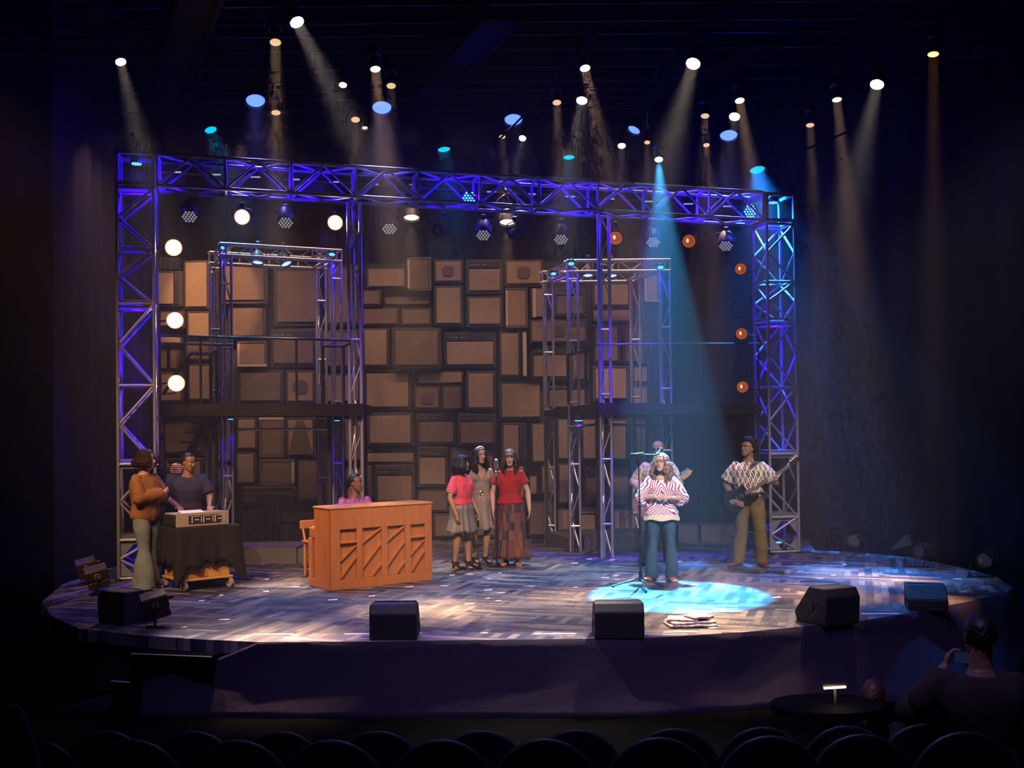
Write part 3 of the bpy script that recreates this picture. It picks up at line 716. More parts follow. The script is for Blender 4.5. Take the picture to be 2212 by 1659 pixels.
for e in RIG+[(552, 217), (825, 232), (1109, 258), (1574, 292), (1370, 280), (455, 280)]: Y = gY(e[1]); PZ[Y] = max(PZ.get(Y, 0), P(e[0], e[1], Y).z+.45)
for u, v, Y in ((959, 322, 17.5), (1229, 339, 17.5), (1636, 366, 17.5), (1423, 345, 16.0)): PZ[Y] = max(PZ.get(Y, 0), P(u, v, Y).z+.45)
def tpt(u, v, p):      # aim point for the beam: a pixel at nearly the lamp's own depth, lower down
    return P(u, v, p.y-.9)
for (u, v, tu, tv, gk, kd, r_, pw, cone, lb) in RIG:
    Y = gY(v); p = P(u, v, Y); aim = tpt(tu, tv, p)
    t = fixture('overhead stage lamp, '+lb, p, aim, kd, gk, r_, group='overhead stage lamps', L=.36 if kd == 'ell' else .26, pipe=pz(Y)); HANG.append((p, Y))
    col = (1, .42, .1) if gk == 'amber' else (1, .6, .3) if gk in ('soft', 'warm') else (1, .8, .58)
    if pw:
        d = (aim-p).normalized(); beam('beam_lamp', p, aim, pw*BEAMK, col, cone*.74, r_*.9)
# big blue lamps
for (u, v, lb) in ((552, 217, 'farthest left of the blue lamps'), (825, 232, 'second blue lamp from the left'), (1109, 258, 'middle blue lamp of the rig'), (1574, 292, 'rightmost of the big blue lamps')):
    Y = gY(v); p = P(u, v, Y); aim = P(u+8, v+260, Y-1.1)
    fixture('large overhead lamp with blue filter, '+lb, p, aim, 'par', 'blue', .135, group='blue overhead lamps', L=.34, pipe=pz(Y)); HANG.append((p, Y))
    beam('blue_lamp', p, aim, 260*BEAMK, (.18, .16, 1), 30, .11)
Y = gY(280); p = P(1370, 280, Y); fixture('overhead lamp with blue filter seen edge-on, left of the bright cyan beam', p, P(1330, 360, Y-.3), 'par', 'blue', .1, L=.3, pipe=pz(Y)); HANG.append((p, Y))
# cyan lamps
CY = [(455, 280, 500, 420, 500, 32, .095, 'faint one at the far left'), (959, 322, 985, 520, 420, 30, .1, 'left of centre above the beam'), (1229, 339, 1235, 520, 260, 28, .09, 'at the centre above the beam')]
for (u, v, tu, tv, pw, cone, r_, lb) in CY:
    Y = gY(v) if v < 300 else 17.5; p = P(u, v, Y); aim = P(tu, tv, Y-.5)
    fixture('overhead lamp with cyan filter, '+lb, p, aim, 'par', 'cyan', r_, group='cyan overhead lamps', L=.3, pipe=pz(Y)); HANG.append((p, Y))
    beam('cyan_lamp', p, aim, pw*BEAMK, (.0, .42, .95), cone, r_*.9)
p = P(1423, 345, 16.0); aim = FL(1466, 1284)
fixture('small overhead lamp throwing the bright cyan beam onto the singer', p, aim, 'ell', 'key', .06, L=.34, pipe=pz(16.0)); HANG.append((p, 16.0))
light('singer_spot', 'SPOT', p+(aim-p).normalized()*.06, KEYP, (.05, .5, 1), aim, math.radians(18.6), .12, .045)
p = P(1636, 366, 17.5); aim = FL(1790, 1230)
fixture('overhead lamp throwing the wide cyan beam over the right of the stage', p, aim, 'par', 'cyan', .12, L=.32, pipe=pz(17.5)); HANG.append((p, 17.5))
beam('wide_cyan_lamp', p, aim, WIDEP, (.01, .26, 1), 44, .1)
# grid pipes the lamps hang from: one cross pipe per depth band, with hangers
for i, Y in enumerate(sorted(PZ)):
    mb = MB(); mb.tube([(-7.5, Y, PZ[Y]), (8.5, Y, PZ[Y])], .024, 8); o = recenter(mb.build('lighting_pipe', blk, smooth=True))
    tag(o, 'black lighting pipe across the grid, %s from the front' % ['first', 'second', 'third', 'fourth', 'fifth', 'sixth', 'seventh', 'eighth', 'ninth', 'tenth', '11th', '12th', '13th', '14th'][i], 'pipe', 'black lighting pipes')
# catwalk beams seen dimly across the ceiling
cw = mat('dark_catwalk_paint', (.005, .004, .005), 1, spec=.05)
for a, b, w, lb in ((P(1085, 40, 12.5), P(905, 235, 16.5), .38, 'dim grey catwalk beam slanting across the centre ceiling'), (P(1660, 90, 13), P(1395, 235, 17), .34, 'dim grey catwalk beam slanting down toward the bright cyan lamp'), (P(440, -20, 11.5), P(350, 245, 16.5), .4, 'dim dark beam at the upper left of the ceiling')):
    mb = MB(); x, y, z = frame(b-a)
    for s in (-1, 1): mb.tube([a+x*w/2*s, b+x*w/2*s], (.045), 6)
    mb.box((a+b)/2, (w*.8, .03, (b-a).length), Matrix((x, y, z)).transposed()); tag(recenter(mb.build('catwalk_girder', cw)), lb, 'girder')
for a, b, lb in ((P(1290, 70, 13), P(1080, 300, 17.5), 'thin black cable crossing the centre ceiling'), (P(1650, 345, 17.2), P(1830, 285, 15), 'thin pipe above the right truss corner'), (P(470, -10, 12), P(400, 290, 15), 'thin black cable hanging at the upper left')):
    mb = MB(); mb.tube([a, (a+b)/2-Vector((0, 0, .06)), b], .016, 6); tag(recenter(mb.build('overhead_cable', cw)), lb, 'cable')
# ---------------------------------------------------------------- lamps hung on the beam
def under(u, v, Y): return P(u, v, Y)
bl = lambda u: None
def beam_z(u): return 2+0  # unused
def beamY(u):
    k = (u-PX)/F; t = (k*TL.y-TL.x)/(fd.x-k*fd.y); return TL.y+fd.y*t
def hb(u):
    k = (u-PX)/F; t = (k*TL.y-TL.x)/(fd.x-k*fd.y); return zat(t/Lf, 0)-.061
names = ['first', 'second', 'third', 'fourth', 'fifth', 'sixth', 'seventh']
for i, (u, v, sx) in enumerate(((409, 468, .2), (617, 481, .15), (841, 494, .1), (1044, 508, .0), (1212, 517, -.1), (1411, 523, -.15), (1568, 531, -.2))):
    Y = beamY(u)+.47; p = P(u, v, Y)
    fixture('unlit LED wash light hanging under the overhead beam, %s from the left' % names[i], p, p+Vector((sx, -.8, -1.0)), 'beam', 'ledoff', .105, L=.34, group='LED wash lights under the beam', hangz=hb(u))
for i, (u, v, gk, lb) in enumerate(((523, 469, 'hot', 'blazing round lamp under the left end of the beam'), (724, 481, 'hot', 'blazing round lamp under the beam beside the tall left column'),
        (948, 498, 'off', 'unlit round lamp under the middle of the beam, left one'), (1118, 506, 'off', 'unlit round lamp under the middle of the beam, right one'),
        (1330, 514, 'dim', 'dim orange lamp under the beam beside the tall right column'), (1488, 521, 'dim', 'dim orange lamp under the beam right of the cyan shaft'))):
    Y = beamY(u)+.47; p = P(u, v, Y)
    fixture(lb, p, CAM+Vector((-.0, 0, .5)) if gk != 'off' else p+Vector((-.5 if i == 2 else .4, -1, -.15)), 'par', gk, .098 if gk != 'off' else .085, L=.24, hangz=hb(u))
    if gk == 'hot': light('blinder', 'SPOT', p+Vector((0, -.05, -.01)), 26, (1, .5, .2), CAM, math.radians(120), .6, .08)
# lamps on arms beside the towers
ORDV = ['top', 'middle', 'bottom']
for i, (u, v) in enumerate(((375, 535), (378, 692), (381, 828))):
    p = P(u, v, 15.0); t = fixture('blazing round lamp on the inner side of the left tower, %s one of three' % ORDV[i], p, CAM+Vector((0, 0, .2)), 'par', 'hot', .105, L=.24, hang=False, group='blazing lamps up the left tower')
    q = MB(); q.tube([p+Vector((0, .12, 0)), p+Vector((-.12, .14, .02)), P(334, v+4, 14.9)], .014, 6); q.build('arm', blk, t, world=True)
    light('blinder', 'SPOT', p+Vector((0, -.05, 0)), 30, (1, .5, .2), CAM, math.radians(130), .6, .08)
p = P(381, 1012, 15.0); t = fixture('unlit brass-coloured round lamp low on the left tower, behind the keyboard player', p, CAM+Vector((1, 0, 0)), 'par', 'brassy', .09, L=.24, hang=False)
for c in t.children:
    if c.name.startswith('lens'): c.data.materials.clear(); c.data.materials.append(brass)
q = MB()
for k in (-.05, -.025, 0, .025, .05): q.cyl(p+Vector((-math.sqrt(max(.0, .0085-k*k)), -.035, k)), p+Vector((math.sqrt(max(0, .0085-k*k)), -.035, k)), .005, n=6)
q.build('louvre', brass, t, world=True)
q = MB(); q.tube([p+Vector((0, .12, 0)), P(334, 1016, 14.9)], .014, 6); q.build('arm', blk, t, world=True)
for i, (u, v) in enumerate(((1600, 581), (1602, 721), (1604, 836))):
    p = P(u, v, 16.6); t = fixture('dim orange lamp on the inner side of the right tower, %s one of three' % ORDV[i], p, CAM, 'par', 'dim', .085, L=.24, hang=False, group='dim orange lamps up the right tower')
    q = MB(); q.tube([p+Vector((0, .12, 0)), P(1634, v+4, 16.75)], .014, 6); q.build('arm', blk, t, world=True)
# warm downlights just behind the beam
for u, v, lb in ((889, 469, 'left'), (1096, 479, 'right')):
    p = P(u, v, 17.4); aim = P(u+2, v+200, 16.9); fixture('warm flat lamp shining down the backdrop wall, %s one of the pair' % lb, p, aim, 'par', 'warm', .12, L=.2, hangz=p.z+.5)
    light('wall_downlight', 'SPOT', p+Vector((0, -.02, -.05)), 420*BEAMK, (1, .6, .3), aim, math.radians(24), .6, .05)
# lamps inside the porticos
for i, (u, v, Y, tx, lb) in enumerate(((557, 566, 17.2, 0, 'left lamp under the left portico roof'), (618, 569, 17.3, .5, 'right lamp under the left portico roof'), (1270, 594, 17.8, 0, 'left lamp under the right portico roof'), (1322, 595, 17.8, .1, 'right lamp under the right portico roof'))):
    p = P(u, v, Y); fixture('lamp with pale blue lens, '+lb, p, p+Vector((tx, -.35, -1)), 'par', 'blue2', .085, L=.2, hangz=p.z+.3)
    light('portico_lamp', 'SPOT', p+Vector((0, 0, -.05)), 60, (1, .65, .4), p+Vector((tx, .3, -1)), math.radians(70), .5, .04)
G['blue2'] = glow('lamp_glow_pale_blue', (.3, .4, 1), 2.2)
for o in COL.objects:
    if o.name.startswith('lens') and o.data.materials and o.data.materials[0] is glassm and o.parent and 'pale blue lens' in o.parent.get('label', ''): o.data.materials[0] = G['blue2']
# small blue LED fixtures that light the aluminium
def ledpot(label, p, aim, r_=.07, pw=18, size=140, gk='led', L=.12, on=True, spot=True, off=.03):
    t = fixture(label, p, aim, 'led', gk, r_, L=L, hang=False, name='led_uplight'); d = (Vector(aim)-p).normalized()
    if pw: light('led_lamp', 'SPOT', p+d*off, pw, (.014, .0, 1), aim, math.radians(size), .5, .03)
    return t
z_ = Vector((0, 0, 1))
ledpot('blue LED lamp hanging inside the cube on the left tower', cL+z_*(zl_bot+.34), cL+Vector((.0, -.12, 0))+z_*3, pw=LEDP*1.2, size=110)
ledpot('blue LED lamp hanging inside the cube on the right tower', cRt+z_*(zr_bot+.34), cRt+Vector((-.1, -.12, 0))+z_*3, pw=LEDP*1.2, size=110)
ledpot('blue LED lamp on the floor inside the left tower', cL+z_*.14, cL+z_*5, pw=LEDP*1.6, size=70)
ledpot('blue LED lamp on the floor inside the right tower', cRt+z_*.14, cRt+z_*5, pw=LEDP*1.6, size=70)
for z in (1.4, 2.4, 3.45): light('tower_led', 'SPOT', cL+z_*z, LEDP*2.2, (.014, .0, 1), cL+z_*9, math.radians(80), 1, .05); light('tower_led', 'SPOT', cL+z_*(z+.9), LEDP*1.3, (.014, .0, 1), cL-z_*9, math.radians(80), 1, .05)
for z in (1.4, 2.4, 3.35): light('tower_led', 'SPOT', cRt+z_*z, LEDP*2.2, (.014, .0, 1), cRt+z_*9, math.radians(80), 1, .05); light('tower_led', 'SPOT', cRt+z_*(z+.9), LEDP*1.3, (.014, .0, 1), cRt-z_*9, math.radians(80), 1, .05)
ledpot('bright blue LED lamp pointing forward inside the middle of the overhead beam', P(1014, 428, beamY(1014)+.25), P(900, 500, 5), .1, LEDP*1.5, 120)
ledpot('bright blue LED lamp pointing forward at the right end of the overhead beam', P(1621, 457, beamY(1621)+.2), P(1560, 560, 5), .1, LEDP*1.5, 120)
for i, t_ in enumerate([.05, .16, .27, .38, .5, .61, .72, .83, .94]):
    c_, zz, hh = beam_c(t_); light('beam_led', 'SPOT', c_+z_*(zz-.05), LEDP*2.4, (.014, .0, 1), c_+z_*(zz)+fd*(5 if i % 2 else -5), math.radians(84), 1, .05)
for u, v, Y, lb in ((483, 535, 16.7, 'top left corner of the left portico'), (717, 549, 17.2, 'top right corner of the left portico'), (703, 568, 17.9, 'rear right corner of the left portico'), (1234, 569, 17.2, 'front left corner of the right portico'), (1196, 591, 18.3, 'rear left corner of the right portico'), (1427, 577, 17.2, 'front right corner of the right portico')):
    p = P(u, v, Y); ledpot('small blue LED lamp at the '+lb, p, p+Vector((0, -.4, -1)), .05, LEDP*.3, 120, L=.08)
for u, v, Y, lb in ((528, 905, 16.5, 'left'), (728, 908, 17.1, 'right')):
    p = P(u-30 if lb == 'left' else u, v, Y); ledpot('small blue LED lamp under the left deck, on its %s truss leg' % lb, p, p+Vector((0, 0, -1)), .04, LEDP*.35, 60, L=.08)
p = P(1250, 908, 17.0); ledpot('small blue LED lamp hanging under the right deck', p, p+Vector((0, 0, -1)), .06, LEDP*.5, 70, L=.1)
for c_, zt_ in ((cA, 5.0), (cB, 4.95)):
    for s_ in (-1, 1): light('column_led', 'SPOT', (c_.x+.28*s_, c_.y-.22, zt_), LEDP*5, (.1, .02, 1), (c_.x, c_.y, 1.2), math.radians(16), .8, .03)  # added blue spots that tint the tall columns, no fixture behind them
# row of little white marker lamps on the batten behind the beam
for i in range(15):
    if i in (6, 7): continue
    u = 382+i*85; v = 372+(u-382)*.062; p = P(u, v, 17.6); mb = MB(); mb.cbox((0, 0, 0), (.15, .02, .022), .004)
    o = mb.build('marker_lamp', glow('marker_glow', (.45, .55, 1), .5)); o.location = p; tag(o, 'small white marker lamp on the batten behind the overhead beam', 'marker lamp', 'marker lamps behind the beam')
a, b = P(360, 370, 17.63), P(1600, 448, 17.63); mb = MB(); mb.tube([a+Vector((-.2, .035, -.01)), b+Vector((.2, .035, -.01))], .024, 8); tag(recenter(mb.build('batten_pipe', cw, smooth=True)), 'dark batten pipe behind the overhead beam carrying marker lamps', 'pipe')
# ================================================================ PEOPLE
def skinmat(name, c):
    n = NT(name); nz = n.n('TexNoise', Scale=9.0, Detail=3, Vector=n.obj())
    col = n.mix(nz.outputs['Fac'], c, tuple(x*.82 for x in c)); n.out(col, .5, 0, .4)
    n.b.inputs['Subsurface Weight'].default_value = 0.0; return n.M
SK = {'light': skinmat('skin_light', (.62, .4, .29)), 'olive': skinmat('skin_olive', (.46, .27, .17)), 'tan': skinmat('skin_tan', (.4, .22, .13)), 'brown': skinmat('skin_brown', (.26, .125, .07)), 'dark': skinmat('skin_dark', (.17, .08, .05))}
eyew = mat('eye_white', (.75, .72, .68), .3); eyed = mat('eye_iris', (.03, .015, .01), .2)
def V(*a): return Vector(a)
def bez(pts, k=4):
    """smooth polyline (Catmull-Rom)"""
    p = [V(*q) for q in pts]; out = []
    for i in range(len(p)-1):
        a, b, c, d = p[max(i-1, 0)], p[i], p[i+1], p[min(i+2, len(p)-1)]
        for j in range(k):
            t = j/k; out.append(.5*((2*b)+(c-a)*t+(2*a-5*b+4*c-d)*t*t+(3*b-a-3*c+d)*t**3))
    return out+[p[-1]]
def lerpv(vals, n):
    out = []
    for i in range(n):
        t = i/(n-1)*(len(vals)-1); k = min(int(t), len(vals)-2); out.append(vals[k]+(vals[k+1]-vals[k])*(t-k))
    return out
def limb(mb, a, b, c, ra, rb, rc, n=12, ext=None):
    """tapered two-bone limb with soft joint; returns nothing"""
    a, b, c = V(*a), V(*b), V(*c)
    pts = [a, a.lerp(b, .35), a.lerp(b, .7), b, b.lerp(c, .3), b.lerp(c, .65), c]
    rs = [ra, ra*1.02, (ra*.35+rb*.65)*1.0, rb, rb*1.04, (rb*.45+rc*.55), rc]
    mb.tube(pts, rs, n)
    for p, r in ((a, ra), (b, rb), (c, rc)): mb.ell(p, (r*1.0,)*3, n=10, m_=7)
def hand(mb, w, d, nrm, side, curl=.5, sc=1.0, spread=.1):
    """w wrist point, d pointing direction, nrm palm normal, side=+1 left hand, -1 right hand"""
    w, d = V(*w), V(*d).normalized(); nrm = V(*nrm); nrm = (nrm-d*nrm.dot(d)).normalized(); s = d.cross(nrm)*side   # s towards the thumb side
    L = .082*sc
    mb.tube([w-d*.01, w+d*.02*sc, w+d*L*.6, w+d*L], [(.024*sc, .018*sc), (.031*sc, .017*sc), (.04*sc, .016*sc), (.036*sc, .013*sc)], 10, flat=s)
    fl = [.072, .08, .075, .06]
    for i in range(4):
        o = (1.5-i)*.0195*sc; k = w+d*L*.96+s*o; dd = (d+s*spread*(1.5-i)*.35).normalized(); q = k; pts = [k-dd*.012]
        for j, f_ in enumerate((.48, .3, .22)):
            ang = curl*(j+1)*(.62+.05*i); e = dd*math.cos(ang)+nrm*math.sin(ang); q = q+e*fl[i]*f_*sc; pts.append(q)
        mb.tube(pts, [.0095*sc, .0092*sc, .0085*sc, .007*sc], 8); mb.ell(pts[-1], .0074*sc, n=8, m_=5)
    k = w+d*L*.25+s*.028*sc; e1 = (d*.65+s*.75+nrm*.25*curl).normalized(); e2 = (d*.9+s*.25+nrm*.5*curl).normalized()
    mb.tube([w+d*.01+s*.012, k, k+e1*.034*sc, k+e1*.034*sc+e2*.034*sc], [.014*sc, .0135*sc, .0115*sc, .009*sc], 8)
def headrot(yaw, pitch, roll=0): return Matrix.Rotation(yaw, 3, 'Z') @ Matrix.Rotation(pitch, 3, 'X') @ Matrix.Rotation(roll, 3, 'Y')
HP = [(0, .018, -.079, -.045), (.05, .034, -.088, -.03), (.13, .047, -.091, -.002), (.24, .057, -.0905, .035), (.36, .064, -.088, .07), (.47, .069, -.083, .088), (.56, .072, -.084, .096), (.68, .074, -.087, .1), (.8, .07, -.08, .095), (.9, .056, -.062, .078), (.97, .035, -.038, .052), (1, .012, -.012, .025)]
def head(mb, c, R, s, fem=False):
    """c = centre of head, s = head height/0.23"""
    rings = []
    for h, w, f_, b_ in HP:
        if fem and h < .4: w *= .93
        z = (h-.5)*.23; cy, ry = (f_+b_)/2, (b_-f_)/2; ring = []
        for k in range(20):
            t = 2*PI*k/20; x, y = math.cos(t), math.sin(t); e = .88
            ring.append(c+R @ (V(math.copysign(abs(x)**e, x)*w, cy+math.copysign(abs(y)**e, y)*ry, z)*s))
        rings.append(ring)
    mb.loft(rings)
    T = lambda x, y, z: c+R @ (V(x, y, z)*s)
    mb.tube([T(0, -.084, .012), T(0, -.094, -.006), T(0, -.106, -.026), T(0, -.092, -.037)], [(.007*s, .008*s), (.009*s, .011*s), (.0135*s, .012*s), (.012*s, .008*s)], 8)
    for x in (-1, 1):
        mb.ell(T(x*.012, -.094, -.031), (.007*s, .008*s, .006*s), n=8, m_=5)
        mb.ell(T(x*.075, .008, -.008), V(.008, .019, .031)*s, R, n=10, m_=7)
        mb.ell(T(x*.036, -.066, -.022), V(.022, .02, .02)*s, R, n=10, m_=7)
        mb.ell(T(x*.029, -.078, .02), V(.02, .01, .006)*s, R, n=8, m_=5)
    mb.ell(T(0, -.087, -.058), V(.024, .012, .013)*s, R, n=10, m_=6); mb.ell(T(0, -.082, -.092), V(.02, .014, .014)*s, R, n=10, m_=6)
class Human:
    def __init__(s, label, foot, H, rz, skin, pose=None, fem=False, build=1.0, hy=0, hp=0, hr=0, vox=.0065):
        s.H = H; s.fem = fem; s.b = build
        s.t = thing('person', label, 'person', (foot[0], foot[1], 0), rz)
        J = dict(pelvis=(0, 0, .53), waist=(0, 0, .61), chest=(0, .005, .72), neckb=(0, .012, .822), head=(0, -.01, .924),
                 shL=(.103, .005, .788), elL=(.142, .02, .64), wrL=(.148, -.015, .49), shR=(-.103, .005, .788), elR=(-.142, .02, .64), wrR=(-.148, -.015, .49),
                 hpL=(.052, 0, .52), knL=(.06, -.008, .285), anL=(.062, .012, .045), hpR=(-.052, 0, .52), knR=(-.06, -.008, .285), anR=(-.062, .012, .045),
                 hdL=(0, -.1, -1), hnL=(-1, 0, 0), hdR=(0, -.1, -1), hnR=(1, 0, 0), cuL=.45, cuR=.45, toL=(.2, -1, 0), toR=(-.2, -1, 0))
        if fem: J['shL'] = (.091, .005, .788); J['shR'] = (-.091, .005, .788); J['elL'] = (.13, .02, .64); J['elR'] = (-.13, .02, .64)
        J.update(pose or {})
        s.J = {k: (V(*v)*H if (isinstance(v, tuple) and k[:2] not in ('hd', 'hn', 'to')) else (V(*v) if isinstance(v, tuple) else v)) for k, v in J.items()}
        s.R = headrot(hy, hp, hr); s.hs = H*.134/.23*(1.03 if fem else 1); s.hc = s.J['head']
        s.body(SK[skin], vox)
        s.face(skin)
    def rings(s, lst, mb, n=20, pw=.8):
        """lst: (t along spine, halfwidth, halfdepth, yoff)"""
        J = s.J; sp = [J['pelvis']+(J['pelvis']-J['waist'])*.9, J['pelvis'], J['waist'], J['chest'], J['neckb']]
        side = (J['shL']-J['shR']).normalized(); hip = (J['hpL']-J['hpR']).normalized(); R = []
        for t, w, d, yo in lst:
            k = min(int(t), 3); p = sp[k].lerp(sp[k+1], t-k); x = hip.lerp(side, min(1, max(0, (t-1)/2.3))).normalized()
            ax = (sp[k+1]-sp[k]).normalized(); x = (x-ax*x.dot(ax)).normalized(); y = ax.cross(x); ring = []
            for q in range(n):
                a = 2*PI*q/n; cx, cy = math.cos(a), math.sin(a)
                ring.append(p+x*math.copysign(abs(cx)**pw, cx)*w*s.H*s.b+y*(math.copysign(abs(cy)**pw, cy)*d*s.H*s.b+yo*s.H))
            R.append(ring)
        mb.loft(R); return R
    def torso(s, g=0.0):
        if s.fem: return [(.45, .07+g, .052+g, .004), (.75, .098+g, .068+g, .008), (1.1, .1+g, .066+g, .006), (1.6, .084+g, .056+g, 0), (2, .07+g, .049+g, -.002), (2.5, .078+g, .058+g, -.004), (3, .088+g, .06+g, 0), (3.4, .09+g, .052+g, .004), (3.66, .076+g, .043+g, .006), (3.84, .05+g*.7, .037+g*.6, .006), (3.97, .034+g*.4, .033+g*.4, .004), (4.1, .029, .029, .002)]
        return [(.45, .065+g, .05+g, 0), (.75, .09+g, .064+g, .006), (1.1, .093+g, .066+g, .004), (1.6, .087+g, .062+g, 0), (2, .084+g, .06+g, -.002), (2.5, .094+g, .065+g, -.002), (3, .104+g, .068+g, 0), (3.4, .104+g, .06+g, .004), (3.64, .09+g, .05+g, .006), (3.82, .062+g*.7, .043+g*.6, .008), (3.95, .042+g*.4, .038+g*.4, .006), (4.1, .034, .034, .003)]
    def body(s, m_, vox):
        J = s.J; H = s.H; mb = MB(); k = (.92 if s.fem else 1.0)*H*(.5+.5*s.b)
        s.rings([(t, w-.006*(t < 2.2), d-.006*(t < 2.2), y) for t, w, d, y in s.torso()], mb)
        nb, hc = J['neckb'], s.hc
        mb.tube([nb-V(0, 0, .02*H), nb.lerp(hc, .4)+V(0, .006*H, 0), hc+s.R @ V(0, .02*H, -.02*H)], [.04*k*(1 if not s.fem else .86), .033*k*(1 if not s.fem else .86), .034*k], 14)
        head(mb, hc, s.R, s.hs, s.fem)
        for L in 'LR':
            sg = 1 if L == 'L' else -1
            limb(mb, J['sh'+L], J['el'+L], J['wr'+L], .03*k, .0245*k, .0155*k)
            hand(mb, J['wr'+L], J['hd'+L], J['hn'+L], sg, J['cu'+L], H/1.72*(.9 if s.fem else 1))
            limb(mb, J['hp'+L], J['kn'+L], J['an'+L], .05*k*(1.05 if s.fem else 1), .0335*k, .0215*k, 14)
            cm = J['kn'+L].lerp(J['an'+L], .28)+V(0, .01*H, 0); mb.ell(cm, (.032*k, .034*k, .07*H), n=12, m_=8)
            a = J['an'+L]; to = J['to'+L].normalized(); z0 = a.z-.042*H
            mb.tube([V(a.x, a.y, a.z)-to*.028*H+V(0, 0, -.02*H), V(a.x, a.y, a.z-.02*H)+to*.03*H, V(a.x, a.y, z0+.012*H)+to*.075*H, V(a.x, a.y, z0+.01*H)+to*.1*H], [(.016*H, .016*H), (.018*H, .017*H), (.02*H, .009*H), (.012*H, .006*H)], 10, flat=V(-to.y, to.x, 0))
        if s.fem:
            c = J['chest']; side = (J['shL']-J['shR']).normalized(); fw = side.cross(V(0, 0, 1))
            for q in (-1, 1): mb.ell(c+side*q*.042*H+fw*.034*H+V(0, 0, .006*H), (.038*H, .034*H, .038*H), n=12, m_=8)
        s.fwd = (J['shL']-J['shR']).normalized().cross(V(0, 0, 1))
        s.bodyo = remesh(mb, 'body', m_, s.t, vox, 3)
    def hd(s, x, y, z): return s.hc+s.R @ (V(x, y, z)*s.hs)
    def face(s, skin):
        R = s.R; k = s.hs
        for x in (-1, 1):
            mb = MB(); mb.ell(s.hd(x*.031, -.0795, .0), V(.0125, .008, .0055)*k, R, n=10, m_=7); o = mb.build('eye', eyew, s.t, smooth=True)
            mb = MB(); mb.ell(s.hd(x*.031, -.0875, .0), V(.0055, .004, .0055)*k, R, n=8, m_=5); q = mb.build('iris', eyed, o, smooth=True)
            mb = MB(); mb.tube([s.hd(x*.014, -.0895, .019), s.hd(x*.03, -.0905, .026), s.hd(x*.048, -.079, .021)], [.0035*k, .0042*k, .0028*k], 6); mb.build('eyebrow', mat('brow_dark', (.03, .018, .012), .8), s.t, smooth=True)
        lc = {'light': (.45, .12, .1), 'olive': (.36, .1, .08), 'tan': (.3, .1, .08), 'brown': (.2, .07, .06), 'dark': (.12, .045, .04)}[skin]
        mb = MB()
        mb.tube([s.hd(-.024, -.088, -.056), s.hd(0, -.1005, -.053), s.hd(.024, -.088, -.056)], [.003*k, .006*k, .003*k], 8); mb.tube([s.hd(-.02, -.088, -.062), s.hd(0, -.0995, -.065), s.hd(.02, -.088, -.062)], [.003*k, .0065*k, .003*k], 8)
        mb.build('lips', mat('lips_'+skin, lc, .45), s.t, smooth=True)
    def shirt(s, m_, g=.012, hem=.6, sleeve=.55, rs=1.5, cuff=1.0, fold=.006, name='shirt', bust=True, low=None, vox=.011, extra=None, flare=0.0):
        """sleeve: 0..1 reach along upper arm, 1..2 along forearm"""
        J = s.J; H = s.H; mb = MB(); k = (.92 if s.fem else 1)*H*(.5+.5*s.b)
        L = [(t, w+(flare*max(0, (2.0-t))), d+(flare*.6*max(0, (2.0-t))), y) for t, w, d, y in s.torso(g) if t >= hem and t < 3.99]
        if L[0][0] > hem: a = L[0]; L.insert(0, (hem, a[1]+flare*.3, a[2]+flare*.2, a[3]))
        s.rings(L, mb)
        for q in 'LR':
            a, b, c = J['sh'+q], J['el'+q], J['wr'+q]
            r0 = (.0265+g*.45)*k; pts = [a+(J['chest']-a)*.15, a+(b-a)*.03, a.lerp(b, .3)]; r = [r0, r0*1.04, r0*.4+.031*k*rs*.6]
            if sleeve <= 1: pts.append(a.lerp(b, sleeve)); r.append(.033*k*rs*cuff)
            else: pts += [a.lerp(b, .75), b, b.lerp(c, .5*(sleeve-1)), b.lerp(c, sleeve-1)]; r += [.03*k*rs, .029*k*rs, .026*k*rs, .024*k*rs*cuff]
            mb.tube(pts, r, 14); mb.ell(a, (r0*1.03,)*3, n=12, m_=8)
            if sleeve > 1: mb.ell(b, (.029*k*rs,)*3, n=12, m_=8)
        if s.fem and bust:
            side = (J['shL']-J['shR']).normalized()
            for q in (-1, 1): mb.ell(J['chest']+side*q*.042*H+s.fwd*(.036*H+g*H*.6)+V(0, 0, .006*H), (.042*H, .036*H, .042*H), n=12, m_=8)
        if extra: extra(mb)
        sd = random.random()*50
        return remesh(mb, name, m_, s.t, vox, 4, lambda co, no: fold*(noise.noise(V(co.x*9+sd, co.y*9, co.z*5+abs(co.x)*6))+.5*noise.noise(V(co.x*22+sd, co.y*22, co.z*13))))
    def trousers(s, m_, g=.01, knee=1.35, hemr=1.9, fold=.006, name='trousers', hemz=.03, top=1.5, vox=.011):
        J = s.J; H = s.H; mb = MB(); k = (.92 if s.fem else 1)*H*(.5+.5*s.b)
        L = [(t, w, d, y) for t, w, d, y in s.torso(g) if .45 <= t <= top]; L.append((top+.08, L[-1][1]*.98, L[-1][2]*.98, L[-1][3])); s.rings(L, mb)
        for q in 'LR':
            a, b, c = J['hp'+q], J['kn'+q], J['an'+q]; e = c+(c-b).normalized()*(c.z-hemz*H)
            mb.tube([a+V(0, 0, .02*H), a, a.lerp(b, .4), a.lerp(b, .8), b, b.lerp(c, .35), b.lerp(c, .7), e], [.05*k*1.16, .054*k*1.18, .05*k*1.2, .038*k*knee*.95, .0345*k*knee, .033*k*(knee*.6+hemr*.4), .03*k*(knee*.25+hemr*.75), .028*k*hemr], 16)
        sd = random.random()*50
        return remesh(mb, name, m_, s.t, vox, 4, lambda co, no: fold*(noise.noise(V(co.x*7+sd, co.y*7, co.z*4))+.6*noise.noise(V(co.x*14+sd, co.y*14, co.z*16))*(1.0 if co.z < .5*H else .4)))
